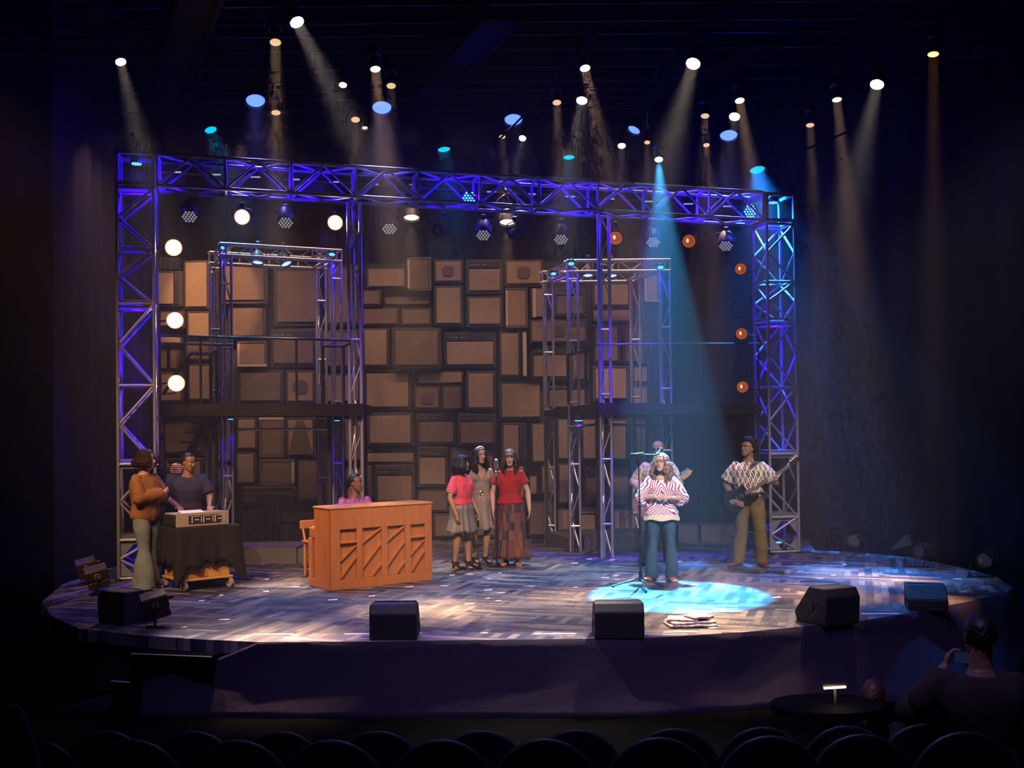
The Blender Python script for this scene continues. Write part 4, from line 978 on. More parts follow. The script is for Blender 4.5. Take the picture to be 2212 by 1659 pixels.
    def skirt(s, m_, z0, z1, r0, r1, pleats=18, amp=.012, name='skirt', tilt=(0, 0), pts=96, grow=1.0):
        """z0 top, z1 hem (fractions of H); r0,(r1) half width and half depth tuples"""
        H = s.H; c0 = s.J['pelvis'].lerp(s.J['waist'], .5) if z0 > .57 else s.J['pelvis']; rings = []; N = 14
        for i in range(N+1):
            t = i/N; z = (z0+(z1-z0)*t)*H; e = t**grow; w = (r0[0]+(r1[0]-r0[0])*e)*H; d = (r0[1]+(r1[1]-r0[1])*e)*H; hk = min(1, max(0, (z0-z/H)/.05)); w = max(w, (.106*s.b+.006)*H*hk); d = max(d, (.078*s.b+.008)*H*hk); ring = []
            for q in range(pts):
                a = 2*PI*q/pts; f_ = 1+amp*t**.7*(abs(math.sin(a*pleats/2+.9*math.sin(a*3)))*2-1.2)/.1*.8*(1+.6*noise.noise(V(a*2, 0, 3)))
                ring.append(V(c0.x+tilt[0]*t*H+math.cos(a)*w*f_, c0.y+tilt[1]*t*H+math.sin(a)*d*f_, z+.006*H*t*math.sin(a*5)))
            rings.append(ring)
        mb = MB(); mb.loft(rings, cap=False); o = mb.build(name, m_, s.t, smooth=2); md = o.modifiers.new('t', 'SOLIDIFY'); md.thickness = .006; md.offset = -1; return o
    def shoe(s, m_, heel=0.0, big=1.0, L=1.0, name='shoe', strap=False, boot=0.0):
        H = s.H
        for q in 'LR':
            a = s.J['an'+q]; to = s.J['to'+q].normalized(); sd = V(-to.y, to.x, 0); mb = MB(); b = .024*H*big
            A = lambda f_, z: V(a.x, a.y, 0)+to*f_*H*L+V(0, 0, z*H)
            mb.tube([A(-.036, .02+heel), A(-.02, .02+heel), A(.02, .02+heel*.75), A(.06, .017+heel*.3), A(.1, .014), A(.138, .011)], [(b*.6, b*.6), (b*.95, b*.85), (b*1.0, b*.85), (b*1.15, b*.72), (b*1.2, b*.6), (b*.6, b*.35)], 12, flat=sd)
            if boot: mb.tube([A(-.012, .02), A(-.008, .045+boot)], [(b*1.0, b*1.05), (b*.95, b*1.0)], 12, flat=sd)
            if heel: mb.cyl(A(-.026, .0), A(-.024, heel+.012), .008*H, .012*H, n=10)
            else: mb.box(A(.045, .004), (.17*H*L, b*1.9, .008*H), Matrix((to, sd, V(0, 0, 1))).transposed())
            if strap:
                mb.tube([A(.015, .02)+sd*b, A(.012, .047)+sd*b*.2, A(.012, .047)-sd*b*.2, A(.015, .02)-sd*b], .004*H, 6); mb.tube([A(.012, .048), A(.06, .034)], .0035*H, 6)
                an = [A(-.008, .056)+(to*math.cos(t)*.023*H+sd*math.sin(t)*.021*H) for t in (2*PI*i/12 for i in range(13))]; mb.tube(an, .0035*H, 6)
            o = mb.build(name, m_, s.t, smooth=True)
    def hair(s, m_, kind='short', length=.2, vol=1.0, wave=.015, part=0, vox=.008, fringe=False):
        mb = MB(); rnd = random.Random(len(s.t.name)*7+int(s.H*1000)); k = s.hs
        if kind in ('short', 'afro', 'bald'):
            th = {'short': 1.06, 'afro': 1.22*vol}[kind]
            for i in range(210 if kind == 'afro' else 150):
                z = 1-2*(i+.5)/(210 if kind == 'afro' else 150); ph = i*2.39996; r = math.sqrt(1-z*z); x, y = r*math.cos(ph), r*math.sin(ph)
                if y < -.35 and z < .5+.3*y*-1: continue
                if z < -.35 or (y < -.05 and z < .12): continue
                p = s.hd(x*.073*th, .008+y*.093*th, .018+z*.097*th); rr = (.012 if kind == 'short' else .02+.008*rnd.random())*k
                mb.ell(p, rr, n=8, m_=5)
            rings = []
            for h, w, f_, b_ in HP[5:]:
                z = (h-.5)*.23; front = f_+(.05 if h < .75 else .016 if h < .85 else 0); g = .004*th
                cy, ry = (front+b_+g)/2, (b_+g-front)/2
                rings.append([s.hd(math.cos(t)*(w+g)*th**.3, cy+math.sin(t)*ry, z+g*2) for t in (2*PI*q/18 for q in range(18))])
            mb.loft(rings)
        else:
            NL = 46; Lh = length
            for i in range(NL):
                a = math.radians(-42)+math.radians(264)*i/(NL-1) if not fringe else math.radians(-58)+math.radians(296)*i/(NL-1)      # angle around head, 90deg = back
                cx, cy = math.cos(a), math.sin(a)
                l = Lh*(.85+.3*rnd.random()); pts = []; ph = rnd.random()*6; vv = vol*(.92+.16*rnd.random())
                for t in (0, .18, .38, .58):   # over the skull
                    el = math.radians(88-88*t/.58); pts.append(s.hd(math.cos(el)*cx*.08*vv, .006+math.cos(el)*cy*.1*vv, .012+math.sin(el)*.108*(.97+.03*vv)))
                base = pts[-1]; dn = V(0, 0, -1); out = s.R @ V(cx, cy, 0)
                for j in range(1, 8):
                    t = j/7; w_ = wave*math.sin(t*9+ph); pts.append(base+dn*l*t+out*(.012*math.sin(t*PI)*vv*2+w_*.6)*k+s.R @ V(-cy, cx, 0)*w_*math.cos(ph)+V(0, .0+.015*t if cy > 0 else .01*t, 0))
                r0 = .0145*k*vv; mb.tube(bez(pts, 2), lerpv([r0*.8, r0, r0*1.15, r0*1.1, r0*.9, r0*.45], len(pts)*2-1), 7)
            if fringe:
                for i in range(9):
                    x = (i-4)*.016; mb.tube([s.hd(x*.5, -.02, .115), s.hd(x, -.078, .088), s.hd(x*1.1, -.096, .05)], [.012*k, .012*k, .007*k], 6)
            rings = []
            for h, w, f_, b_ in HP[4:]:
                z = (h-.5)*.23; front = f_+(.075 if h < .7 else .03 if h < .8 else .0); g = .008
                cy, ry = (front+b_+g)/2, (b_+g-front)/2; rings.append([s.hd(math.cos(t)*(w+g), cy+math.sin(t)*ry, z+g) for t in (2*PI*q/18 for q in range(18))])
            mb.loft(rings)
        sd = rnd.random()*20
        amp = {'afro': .007, 'short': .0015}.get(kind, .003 if wave < .012 else .008)
        return remesh(mb, 'hair', m_, s.t, vox, 1, lambda co, no: amp*(noise.noise(co*48+V(sd, 0, 0))+.4*noise.noise(co*110)))
def top_h(u, v, foot): return P(u, v, foot.y).z
hairk = mat('black_hair', (.007, .005, .005), .5, spec=.3, bump=(90, .4)); hairb = mat('brown_hair', (.055, .02, .013), .5, spec=.35, bump=(90, .4)); hairc = mat('curly_dark_brown_hair', (.014, .006, .004), .7, spec=.15, bump=(60, .6))
def cloth(name, c, c2=None, rough=.85, sc=14, spec=.3): return mat(name, c, rough, spec=spec, noisec=(c2 or tuple(x*.75 for x in c), sc, .3), bump=(120, .15))
blackc = cloth('black_cloth', (.018, .016, .018))
# ---- patterned cloths
def pat_zebra():
    n = NT('pink_zebra_print'); v = n.obj((1, 1, 1)); sx = n.n('SeparateXYZ'); n.t.links.new(v, sx.inputs[0])
    nz = n.n('TexNoise', Scale=5.0, Detail=1, Vector=v)
    ax = n.math('ABSOLUTE', sx.outputs['X'])
    w = n.math('SINE', n.math('ADD', n.math('MULTIPLY', n.math('ADD', n.math('MULTIPLY', sx.outputs['Z'], 1.0), n.math('MULTIPLY', ax, 1.35)), 125), n.math('MULTIPLY', nz.outputs['Fac'], 46)))
    c = n.ramp(n.math('MULTIPLY_ADD', w, .5, .5), (.38, (.3, .05, .12)), (.5, (.8, .74, .76)), (.9, (.82, .78, .8))); return n.out(c, .7)
def pat_purple():
    n = NT('purple_paisley'); v = n.obj(); vo = n.n('TexVoronoi', Scale=42.0, Vector=v); nz = n.n('TexNoise', Scale=30.0, Detail=2, Vector=v)
    f = n.math('ADD', vo.outputs['Distance'], n.math('MULTIPLY', nz.outputs['Fac'], .55))
    return n.out(n.ramp(f, (.36, (.6, .4, .68)), (.44, (.3, .05, .36)), (.72, (.14, .015, .2)), (.95, (.42, .16, .46))), .6)
def pat_argyle():
    n = NT('cream_brown_diamond_print'); v = n.obj(); sx = n.n('SeparateXYZ'); n.t.links.new(v, sx.inputs[0])
    x = n.math('ADD', sx.outputs['X'], n.math('MULTIPLY', sx.outputs['Y'], .4)); z = sx.outputs['Z']
    nz = n.n('TexNoise', Scale=7.0, Detail=1, Vector=v); x = n.math('ADD', x, n.math('MULTIPLY', nz.outputs['Fac'], .09))
    a = n.math('SINE', n.math('MULTIPLY', n.math('ADD', x, n.math('MULTIPLY', z, .42)), 44)); b = n.math('SINE', n.math('MULTIPLY', n.math('SUBTRACT', x, n.math('MULTIPLY', z, .42)), 44))
    f = n.math('MULTIPLY_ADD', n.math('MULTIPLY', a, b), .5, .5)
    f2 = n.math('SINE', n.math('MULTIPLY', n.math('ADD', x, n.math('MULTIPLY', z, .42)), 190))
    c = n.ramp(f, (.36, (.025, .018, .016)), (.43, (.62, .5, .34)), (.6, (.66, .55, .4)), (.68, (.2, .09, .045)))
    c = n.mix(n.math('MULTIPLY', n.math('GREATER_THAN', f2, .55), .65), c, (.8, .72, .6)); return n.out(c, .75)
def pat_patch():
    n = NT('patchwork_print'); v = n.obj(); sx = n.n('SeparateXYZ'); n.t.links.new(v, sx.inputs[0])
    an = n.n('Math', operation='ARCTAN2'); n.t.links.new(sx.outputs['Y'], an.inputs[0]); n.t.links.new(sx.outputs['X'], an.inputs[1])
    cb = n.n('CombineXYZ'); n.t.links.new(n.math('MULTIPLY', an.outputs[0], 3.6), cb.inputs[0]); n.t.links.new(n.math('MULTIPLY', sx.outputs['Z'], 8.0), cb.inputs[1])
    fl = n.n('VectorMath', operation='FLOOR'); n.t.links.new(cb.outputs[0], fl.inputs[0]); wn = n.n('TexWhiteNoise', noise_dimensions='3D'); n.t.links.new(fl.outputs[0], wn.inputs['Vector'])
    base = n.n('ValToRGB'); n.t.links.new(wn.outputs['Value'], base.inputs[0]); cr = base.color_ramp; cr.interpolation = 'CONSTANT'
    cols = [(.015, .02, .045), (.09, .02, .018), (.13, .04, .018), (.02, .02, .035), (.1, .03, .025), (.05, .012, .02)]
    while len(cr.elements) < 6: cr.elements.new(.5)
    for i, e in enumerate(cr.elements): e.position = i/6; e.color = rgb(cols[i])
    st = n.math('GREATER_THAN', n.math('SINE', n.math('MULTIPLY', an.outputs[0], 62)), .86); nz = n.n('TexNoise', Scale=50.0, Detail=2, Vector=v)
    c = n.mix(n.math('MULTIPLY', st, n.math('GREATER_THAN', wn.outputs['Value'], .55)), base.outputs[0], (.5, .24, .06))
    c = n.mix(n.math('MULTIPLY', n.math('GREATER_THAN', nz.outputs['Fac'], .6), .45), c, (.16, .055, .03)); return n.out(c, .8)
def pat_light():
    n = NT('pale_yellow_print'); v = n.obj(); vo = n.n('TexVoronoi', Scale=16.0, Vector=v); return n.out(n.ramp(vo.outputs['Distance'], (.22, (.85, .6, .15)), (.36, (.75, .6, .42)), (.5, (.4, .2, .12)), (.7, (.8, .66, .4))), .7)
def hgt(uv, foot, hair=.0): return (P(uv[0], uv[1], foot.y).z-hair)/.997
# ---- man in brown jacket (profile, arms crossed)
f = FL(316, 1272); H = hgt((318, 962), f, .05)
A = Human('person in a brown jacket and flared jeans, arms crossed, standing at the far left', f, H, math.radians(72), 'olive', hy=math.radians(14), hp=.02, pose=dict(
    elL=(.135, -.045, .655), wrL=(-.02, -.105, .675), elR=(-.135, -.045, .652), wrR=(.045, -.125, .69), hdL=(-1, .1, .15), hnL=(0, 1, 0), hdR=(1, .1, .2), hnR=(0, 1, 0), anL=(.06, .03, .045), anR=(-.07, -.035, .045), knR=(-.065, -.03, .285), toL=(.1, -1, 0), toR=(-.1, -1, 0)), build=1.04)
def jk(mb): pass
A.shirt(cloth('tan_corduroy', (.25, .1, .03), (.18, .07, .02), sc=6), g=.019, hem=.42, sleeve=1.9, rs=1.62, cuff=1.05, name='jacket', fold=.009, flare=.006)
A.trousers(cloth('faded_blue_denim', (.2, .23, .215), (.12, .15, .15), sc=5), knee=1.2, hemr=3.0, hemz=.008, fold=.008, name='flared_jeans')
A.hair(hairc, 'long', length=.11, vol=1.16, wave=.02, vox=.009)
A.shoe(mat('black_leather', (.015, .013, .013), .3), big=1.05)
mb = MB(); mb.tube([A.hd(.078, 0, -.02), A.hd(.06, -.07, -.055), A.hd(.03, -.125, -.06)], .0028, 6); mb.ell(A.hd(.028, -.13, -.06), (.008, .012, .008), n=8, m_=6); mb.build('headset_microphone', mat('grey_foam', (.4, .38, .36), .8), A.t)
mb = MB(); J = A.J; nb = J['neckb']
mb.tube([nb+V(.03, .0, .012), nb+V(.035, -.05, -.02), nb+V(.012, -.11, -.1)], [(.018, .006)]*3, 8); mb.tube([nb+V(-.03, .0, .012), nb+V(-.035, -.05, -.02), nb+V(-.012, -.11, -.1)], [(.018, .006)]*3, 8); mb.build('collar', cloth('cream_collar', (.55, .4, .25)), A.t, smooth=True)
# ---- keyboard player
f = Vector((-4.2, 15.0, 0)); f.x = P(406, 1100, 14.6).x; f.y = 14.6; H = 1.7
K = Human('person in a navy polo shirt playing the keyboard on the draped cart', f, H, math.radians(18), 'brown', hy=math.radians(40), hp=.16, pose=dict(
    chest=(0, -.02, .71), neckb=(0, -.035, .805), head=(0.006, -.062, .905), shL=(.11, -.02, .782), shR=(-.11, -.02, .782), elL=(.165, -.04, .645), wrL=(.15, -.235, .575), elR=(-.165, -.03, .64), wrR=(-.07, -.235, .575), hdL=(0, -1, -.1), hnL=(0, -.1, -1), hdR=(.15, -1, -.1), hnR=(0, -.1, -1), cuL=.35, cuR=.35), build=1.12)
navy = cloth('navy_knit', (.022, .02, .075), (.015, .014, .05), sc=10)
K.shirt(navy, g=.012, hem=.75, sleeve=.82, rs=1.5, cuff=1.0, name='polo_shirt', fold=.005)
K.trousers(blackc, knee=1.35, hemr=1.7)
K.hair(hairk, 'short', vox=.006); K.shoe(mat('black_leather', (.015, .013, .013), .3))
mb = MB(); mb.tube([K.hd(-.026, -.094, -.045), K.hd(0, -.105, -.041), K.hd(.026, -.094, -.045)], [.003, .0055, .003], 8); mb.tube([K.hd(-.026, -.09, -.05), K.hd(-.018, -.094, -.085), K.hd(0, -.094, -.097), K.hd(.018, -.094, -.085), K.hd(.026, -.09, -.05)], .006, 8); mb.build('beard', hairk, K.t, smooth=True)
mb = MB(); nb = K.J['neckb']; mb.tube([nb+V(math.cos(t)*.058, math.sin(t)*.05-.004, .012+.018*math.sin(t)) for t in (2*PI*i/16 for i in range(17))], [(.006, .014)]*17, 8); mb.build('collar', navy, K.t, smooth=True)
# ---- pianist (seated)
f = Vector((-2.13, 14.9, 0)); H = 1.78
z = lambda v: v
PI_ = Human('person in a purple patterned shirt seated at the upright piano, looking right', f, H, math.radians(37), 'dark', hy=math.radians(34), hp=-.02, pose=dict(
    pelvis=(0, .0, .29), waist=(0, -.0, .37), chest=(0, -.005, .475), neckb=(0, -.008, .58), head=(0, -.024, .688), shL=(.103, -.01, .556), shR=(-.103, -.01, .556), elL=(.14, -.05, .41), wrL=(.1, -.185, .44), elR=(-.14, -.05, .41), wrR=(-.1, -.185, .44),
    hpL=(.052, 0, .285), hpR=(-.052, 0, .285), knL=(.07, -.2, .29), knR=(-.07, -.2, .29), anL=(.07, -.19, .05), anR=(-.07, -.19, .05), hdL=(0, -1, 0), hnL=(0, 0, -1), hdR=(0, -1, 0), hnR=(0, 0, -1)))
pp = pat_purple(); PI_.shirt(pp, g=.012, hem=1.0, sleeve=.9, rs=1.55, fold=.005); PI_.trousers(blackc)
PI_.hair(hairk, 'short', vox=.006); PI_.shoe(mat('black_leather', (.015, .013, .013), .3))
mb = MB(); nb = PI_.J['neckb']
for s_ in (-1, 1): mb.tube([nb+V(s_*.045, .02, .02), nb+V(s_*.05, -.045, .006), nb+V(s_*.03, -.085, -.035)], [(.006, .02), (.006, .024), (.004, .012)], 8)
mb.build('collar', pp, PI_.t, smooth=True)
mb = MB()
for x in (-1, 1): mb.ell(PI_.hd(x*.0, .1, -.02), V(.05, .025, .05)*PI_.hs, PI_.R, n=12, m_=8)
mb.build('hair_bun', hairk, PI_.t, smooth=True)
# ---- woman in pink
f = FL(999, 1228); H = hgt((992, 981), f, .012)
W1 = Human('person in a pink blouse and grey skirt, leftmost of the three women', f, H, math.radians(50), 'tan', fem=True, hy=math.radians(12), hp=-.04, build=1.1, pose=dict(
    anL=(.05, -.03, .062), anR=(-.05, .04, .062), toL=(.05, -1, 0), toR=(-.1, -1, 0), wrR=(-.14, -.07, .475), elR=(-.15, .0, .63), cuR=.9, cuL=.9, wrL=(.14, -.07, .475)))
pink = cloth('pink_cotton', (.75, .09, .14), (.62, .07, .12)); W1.shirt(pink, g=.012, hem=1.4, sleeve=.72, rs=1.6, name='blouse', fold=.005)
sat = cloth('grey_satin', (.21, .185, .16), (.14, .125, .11), rough=.5, sc=4, spec=.6); W1.skirt(sat, .605, .325, (.083, .066), (.15, .125), pleats=9, amp=.012)
W1.hair(hairk, 'long', length=.16, vol=1.08, wave=.004, fringe=True)
bl = mat('black_patent', (.012, .01, .012), .15, spec=.7); W1.shoe(bl, heel=.036, strap=True)
white = cloth('white_trim', (.8, .72, .7))
for q in 'LR':
    a, b = W1.J['sh'+q], W1.J['el'+q]; c = a.lerp(b, .68); d = (b-a).normalized(); mb = MB(); mb.cyl(c, c+d*.018, .064, n=18); mb.build('sleeve_trim', white, W1.t, smooth=True)
mb = MB(); mb.tube([W1.J['neckb']+V(.04, -.02, .0), W1.J['neckb']+V(.03, -.085, -.06), W1.J['neckb']+V(0, -.11, -.12)], [(.014, .005)]*3, 8); mb.tube([W1.J['neckb']+V(-.04, -.02, .0), W1.J['neckb']+V(-.03, -.085, -.06), W1.J['neckb']+V(0, -.11, -.12)], [(.014, .005)]*3, 8); mb.build('collar', white, W1.t, smooth=True)
# ---- woman in taupe dress
f = FL(1038, 1219); H = hgt((1028, 964), f, .012)
W2 = Human('person in a taupe wrap dress with a white hair band, middle of the three women', f, H, math.radians(14), 'olive', fem=True, hy=math.radians(16), hp=-.03, pose=dict(
    anL=(.04, .0, .062), anR=(-.05, .015, .062), toL=(.25, -1, 0), toR=(.1, -1, 0), wrL=(.135, .03, .475), elL=(.135, .04, .63), wrR=(-.135, .02, .475)))
dr_m = cloth('taupe_jersey', (.34, .27, .22), (.25, .2, .16), rough=.6, sc=4); W2.shirt(dr_m, g=.008, hem=1.5, sleeve=.28, rs=1.5, name='dress_bodice', fold=.006)
W2.skirt(dr_m, .615, .3, (.076, .058), (.135, .105), pleats=13, amp=.016, name='dress_skirt')
W2.hair(hairk, 'long', length=.25, vol=1.12, wave=.01); W2.shoe(bl, heel=.036, strap=True)
mb = MB(); mb.tube([W2.hd(math.cos(t)*.086, .0-.03*math.sin(t), .03+math.sin(t)*.1) for t in (PI*i/14 for i in range(15))], [(.006, .012)]*15, 8); mb.build('hair_band', mat('white_satin', (.7, .68, .75), .4), W2.t, smooth=True)
nb = W2.J['neckb']; c = W2.J['chest']; mb = MB()
mb.prism([c+V(-.062, -.085, .125), c+V(.062, -.085, .125), c+V(.012, -.128, .0), c+V(-.004, -.128, .0)], (0, 0, 0), (0, -.006, 0)); mb.build('neckline_skin', SK['olive'], W2.t)
w_ = W2.J['waist']; mb = MB()
ring = [V(math.cos(t)*.028, -.118, math.sin(t)*.028) for t in (2*PI*i/16 for i in range(17))]; mb.tube([w_+p for p in ring], .006, 8); mb.build('belt_buckle', mat('gold', (.7, .45, .15), .25, metal=.9), W2.t, smooth=True)
# ---- woman in red
f = FL(1104, 1221); H = hgt((1102, 969), f, .012)
W3 = Human('person in a red top and long patchwork skirt, rightmost of the three women', f, H, math.radians(-4), 'light', fem=True, hp=.05, pose=dict(
    anL=(.055, .0, .045), anR=(-.045, -.01, .045), wrR=(-.145, -.05, .475), elR=(-.155, .0, .625), elL=(.15, .02, .63), wrL=(.165, -.02, .475)), build=1.04)
red = cloth('red_knit', (.4, .018, .02), (.3, .012, .015)); W3.shirt(red, g=.015, hem=1.0, sleeve=.55, rs=1.55, name='top', fold=.004)
W3.skirt(pat_patch(), .575, .06, (.09, .072), (.155, .12), pleats=11, amp=.012, grow=1.3)
W3.hair(hairb, 'long', length=.24, vol=1.06, wave=.014); W3.shoe(cloth('tan_suede', (.38, .18, .08)), big=1.05)
mb = MB(); mb.tube([W3.hd(math.cos(t)*.083, .008+math.sin(t)*.103, .055+.012*math.sin(t)) for t in (2*PI*i/24 for i in range(25))], [(.0035, .018)]*25, 8); mb.build('head_scarf', cloth('teal_scarf', (.03, .12, .17), (.1, .2, .25), sc=60), W3.t, smooth=True)
# ---- singer
f = FL(1431, 1254); H = hgt((1438, 977), f, .015)
S = Human('person singing in the cyan pool of light, pink zebra-print blouse and flared jeans', f, H, math.radians(-8), 'light', fem=True, hy=math.radians(-14), hp=-.1, pose=dict(
    anL=(.075, .0, .045), anR=(-.085, -.012, .045), knL=(.07, -.01, .285), knR=(-.07, -.012, .285), toL=(.15, -1, 0), toR=(-.5, -1, 0),
    elR=(-.16, .0, .65), wrR=(-.045, -.105, .66), hdR=(1, -.15, .12), hnR=(0, 1, 0), elL=(.17, .005, .645), wrL=(.055, -.115, .655), hdL=(-1, -.05, .1), hnL=(0, 1, 0), cuL=.5, cuR=.6))
zb = pat_zebra(); S.shirt(zb, g=.02, hem=.78, sleeve=1.3, rs=1.85, cuff=1.75, name='blouse', fold=.008, flare=.012)
lace = cloth('cream_lace', (.8, .7, .5), (.55, .45, .3), sc=90); S.skirt(lace, .523, .478, (.128, .092), (.138, .1), pleats=24, amp=.005, name='lace_hem')
S.trousers(cloth('blue_denim', (.04, .085, .125), (.025, .055, .085), sc=6), knee=1.12, hemr=2.1, hemz=.022, fold=.006, name='flared_jeans')
S.hair(mat('light_brown_hair', (.2, .1, .065), .4, spec=.7, bump=(80, .4)), 'long', length=.26, vol=1.2, wave=.03); S.shoe(mat('tan_leather', (.42, .16, .07), .5), big=1.1)
nb = S.J['neckb']; c = S.J['chest']; mb = MB(); mb.ell(nb+V(0, -.045, -.035), (.075, .05, .045), n=16, m_=10); mb.build('neckline_skin', SK['light'], S.t, smooth=True)
# ---- guitarist behind the singer
f = FL(1424, 1218); H = hgt((1427, 951), f)
Gt = Human('person playing electric guitar behind the singer, bald with dark glasses', f, H, math.radians(-10), 'tan', hy=math.radians(-10), hp=.08, pose=dict(
    elR=(-.19, .03, .66), wrR=(-.1, -.11, .585), hdR=(1, -.1, -.25), hnR=(0, 1, 0), elL=(.16, -.04, .64), wrL=(.15, -.13, .69), hdL=(-.5, -.3, .7), hnL=(0, .8, .3), cuL=.9, anL=(.09, 0, .045), anR=(-.1, 0, .045)), build=1.05)
pl = pat_light(); Gt.shirt(pl, g=.016, hem=.8, sleeve=1.75, rs=1.6, fold=.008); Gt.trousers(blackc); Gt.shoe(bl)
mb = MB()
for x in (-1, 1): mb.ell(Gt.hd(x*.031, -.092, .002), V(.024, .008, .017)*Gt.hs, Gt.R, n=12, m_=6)
mb.tube([Gt.hd(-.075, .0, .01), Gt.hd(-.05, -.085, .008), Gt.hd(.05, -.085, .008), Gt.hd(.075, .0, .01)], .003, 6); mb.build('sunglasses', mat('black_gloss', (.01, .01, .012), .12), Gt.t, smooth=True)
mb = MB(); mb.tube([Gt.hd(-.05, -.06, -.07), Gt.hd(-.02, -.092, -.088), Gt.hd(.02, -.092, -.088), Gt.hd(.05, -.06, -.07)], [.01, .013, .013, .01], 8); mb.build('beard', hairk, Gt.t, smooth=True)
# ---- bassist
f = FL(1620, 1222); H = hgt((1600, 944), f, .03)
Bs = Human('person with an afro and headband playing bass guitar in front of the right tower', f, H, math.radians(-22), 'brown', hy=math.radians(-32), hp=-.16, pose=dict(
    anL=(.085, .03, .045), anR=(-.09, -.02, .045), knL=(.08, .0, .285), toL=(.5, -1, 0), toR=(-.35, -1, 0), elR=(-.185, .02, .645), wrR=(-.1, -.11, .515), hdR=(.8, -.3, -.3), hnR=(.1, 1, 0), cuR=.5,
    elL=(.21, .0, .645), wrL=(.235, -.16, .66), hdL=(.1, -.6, .6), hnL=(-.5, .5, .5), cuL=1.0), build=1.12)
ar = pat_argyle(); Bs.shirt(ar, g=.014, hem=1.15, sleeve=.84, rs=1.6, cuff=1.1, fold=.007)
olive = cloth('olive_khaki', (.17, .115, .035), (.11, .075, .025), sc=5); Bs.trousers(olive, knee=1.4, hemr=1.75, fold=.009, g=.012, hemz=.02)
Bs.hair(hairc, 'afro', vol=1.12, vox=.009); Bs.shoe(mat('oxblood_leather', (.14, .025, .018), .35), big=1.1)
mb = MB(); mb.tube([Bs.hd(math.cos(t)*.082, .008+math.sin(t)*.102, .045+.008*math.sin(t)) for t in (2*PI*i/24 for i in range(25))], [(.004, .009)]*25, 8); mb.build('headband', cloth('amber_band', (.4, .17, .05)), Bs.t, smooth=True)
mb = MB(); nb = Bs.J['neckb']
for s_ in (-1, 1): mb.tube([nb+V(s_*.05, .025, .02), nb+V(s_*.06, -.04, .01), nb+V(s_*.035, -.1, -.05)], [(.006, .022), (.006, .028), (.004, .012)], 8)
mb.build('collar', ar, Bs.t, smooth=True)
mb = MB(); p_ = Bs.J['pelvis'].lerp(Bs.J['waist'], .55); mb.tube([p_+V(math.cos(t)*.107*H*1.12, math.sin(t)*.083*H*1.12, 0) for t in (2*PI*i/24 for i in range(25))], [(.004, .02)]*25, 8); mb.build('belt', mat('brown_leather', (.05, .025, .015), .45), Bs.t, smooth=True)
# ================================================================ PIANO, CHAIR, CART, INSTRUMENTS
n = NT('honey_oak'); v = n.obj((1, 1, 7)); nz = n.n('TexNoise', Scale=2.4, Detail=6, Vector=n.obj((7, 7, .7))); n2 = n.n('TexNoise', Scale=1.2, Detail=2, Vector=n.obj())
n.out(n.mix(n2.outputs['Fac'], n.ramp(nz.outputs['Fac'], (.3, (.36, .125, .03)), (.7, (.52, .21, .06))), (.42, .15, .04)), .38, 0, .5); oak = n.M
oakd = mat('dark_oak_groove', (.2, .06, .018), .5)
p1 = FL(716, 1277); p2 = FL(934, 1253); ax = (p2-p1); ax.z = 0; PW = ax.length; ax.normalize(); ang = math.atan2(ax.y, ax.x)
PH = P(716, 1097, p1.y).z; PD = .62
r = thing('upright_piano', 'honey oak upright piano standing with its panelled back to the audience', 'piano', tuple(p1), ang)
def bx(nm, x0, x1, y0, y1, z0, z1, m_, b=.006, par=None):
    q = MB(); q.cbox(((x0+x1)/2, (y0+y1)/2, (z0+z1)/2), (x1-x0, y1-y0, z1-z0), b); return q.build(nm, m_, par or r)
bx('side_panel', 0, .035, .02, PD*.72, .0, PH-.03, oak); bx('side_panel', PW-.035, PW, .02, PD*.72, 0, PH-.03, oak)
bx('lid', -.015, PW+.015, -.01, PD*.74, PH-.03, PH, oak, .01)
bx('toe_block', 0, .06, PD*.7, PD, 0, .1, oak); bx('toe_block', PW-.06, PW, PD*.7, PD, 0, .1, oak)
bx('key_bed', .03, PW-.03, PD*.7, PD+.02, .6, .72, oak); bx('front_panel', .035, PW-.035, PD*.66, PD*.7, .05, PH-.03, oak)
bx('piano_leg', .01, .07, PD-.05, PD+.01, .1, .6, oak); bx('piano_leg', PW-.07, PW-.01, PD-.05, PD+.01, .1, .6, oak)
q = MB(); q.cbox((PW/2, PD-.03, .725), (PW-.16, .14, .012), .003); q.build('keyboard_keys', mat('ivory', (.7, .65, .55), .3), r)
zt = PH-.03; zp1 = zt-.245; zb = .115
bx('top_board', 0, PW, .0, .04, zp1, zt, oak, .004); bx('bottom_board', 0, PW, .0, .04, 0, zb, oak, .004); bx('back_board', .03, PW-.03, .045, .06, zb, zp1, oak, .002)
fr = (.06, .20, .272, .43, .515, .672, .755, .86, .94)
st_ = [(0, .085), (.245, .3), (.49, .545), (.725, .78), (.93, 1)]
for a, b in st_: bx('stile', a*PW, b*PW, .0, .045, zb, zp1, oak, .004)
bays = [(.085, .245, 1), (.3, .49, 0), (.545, .725, 0), (.78, .93, 1)]
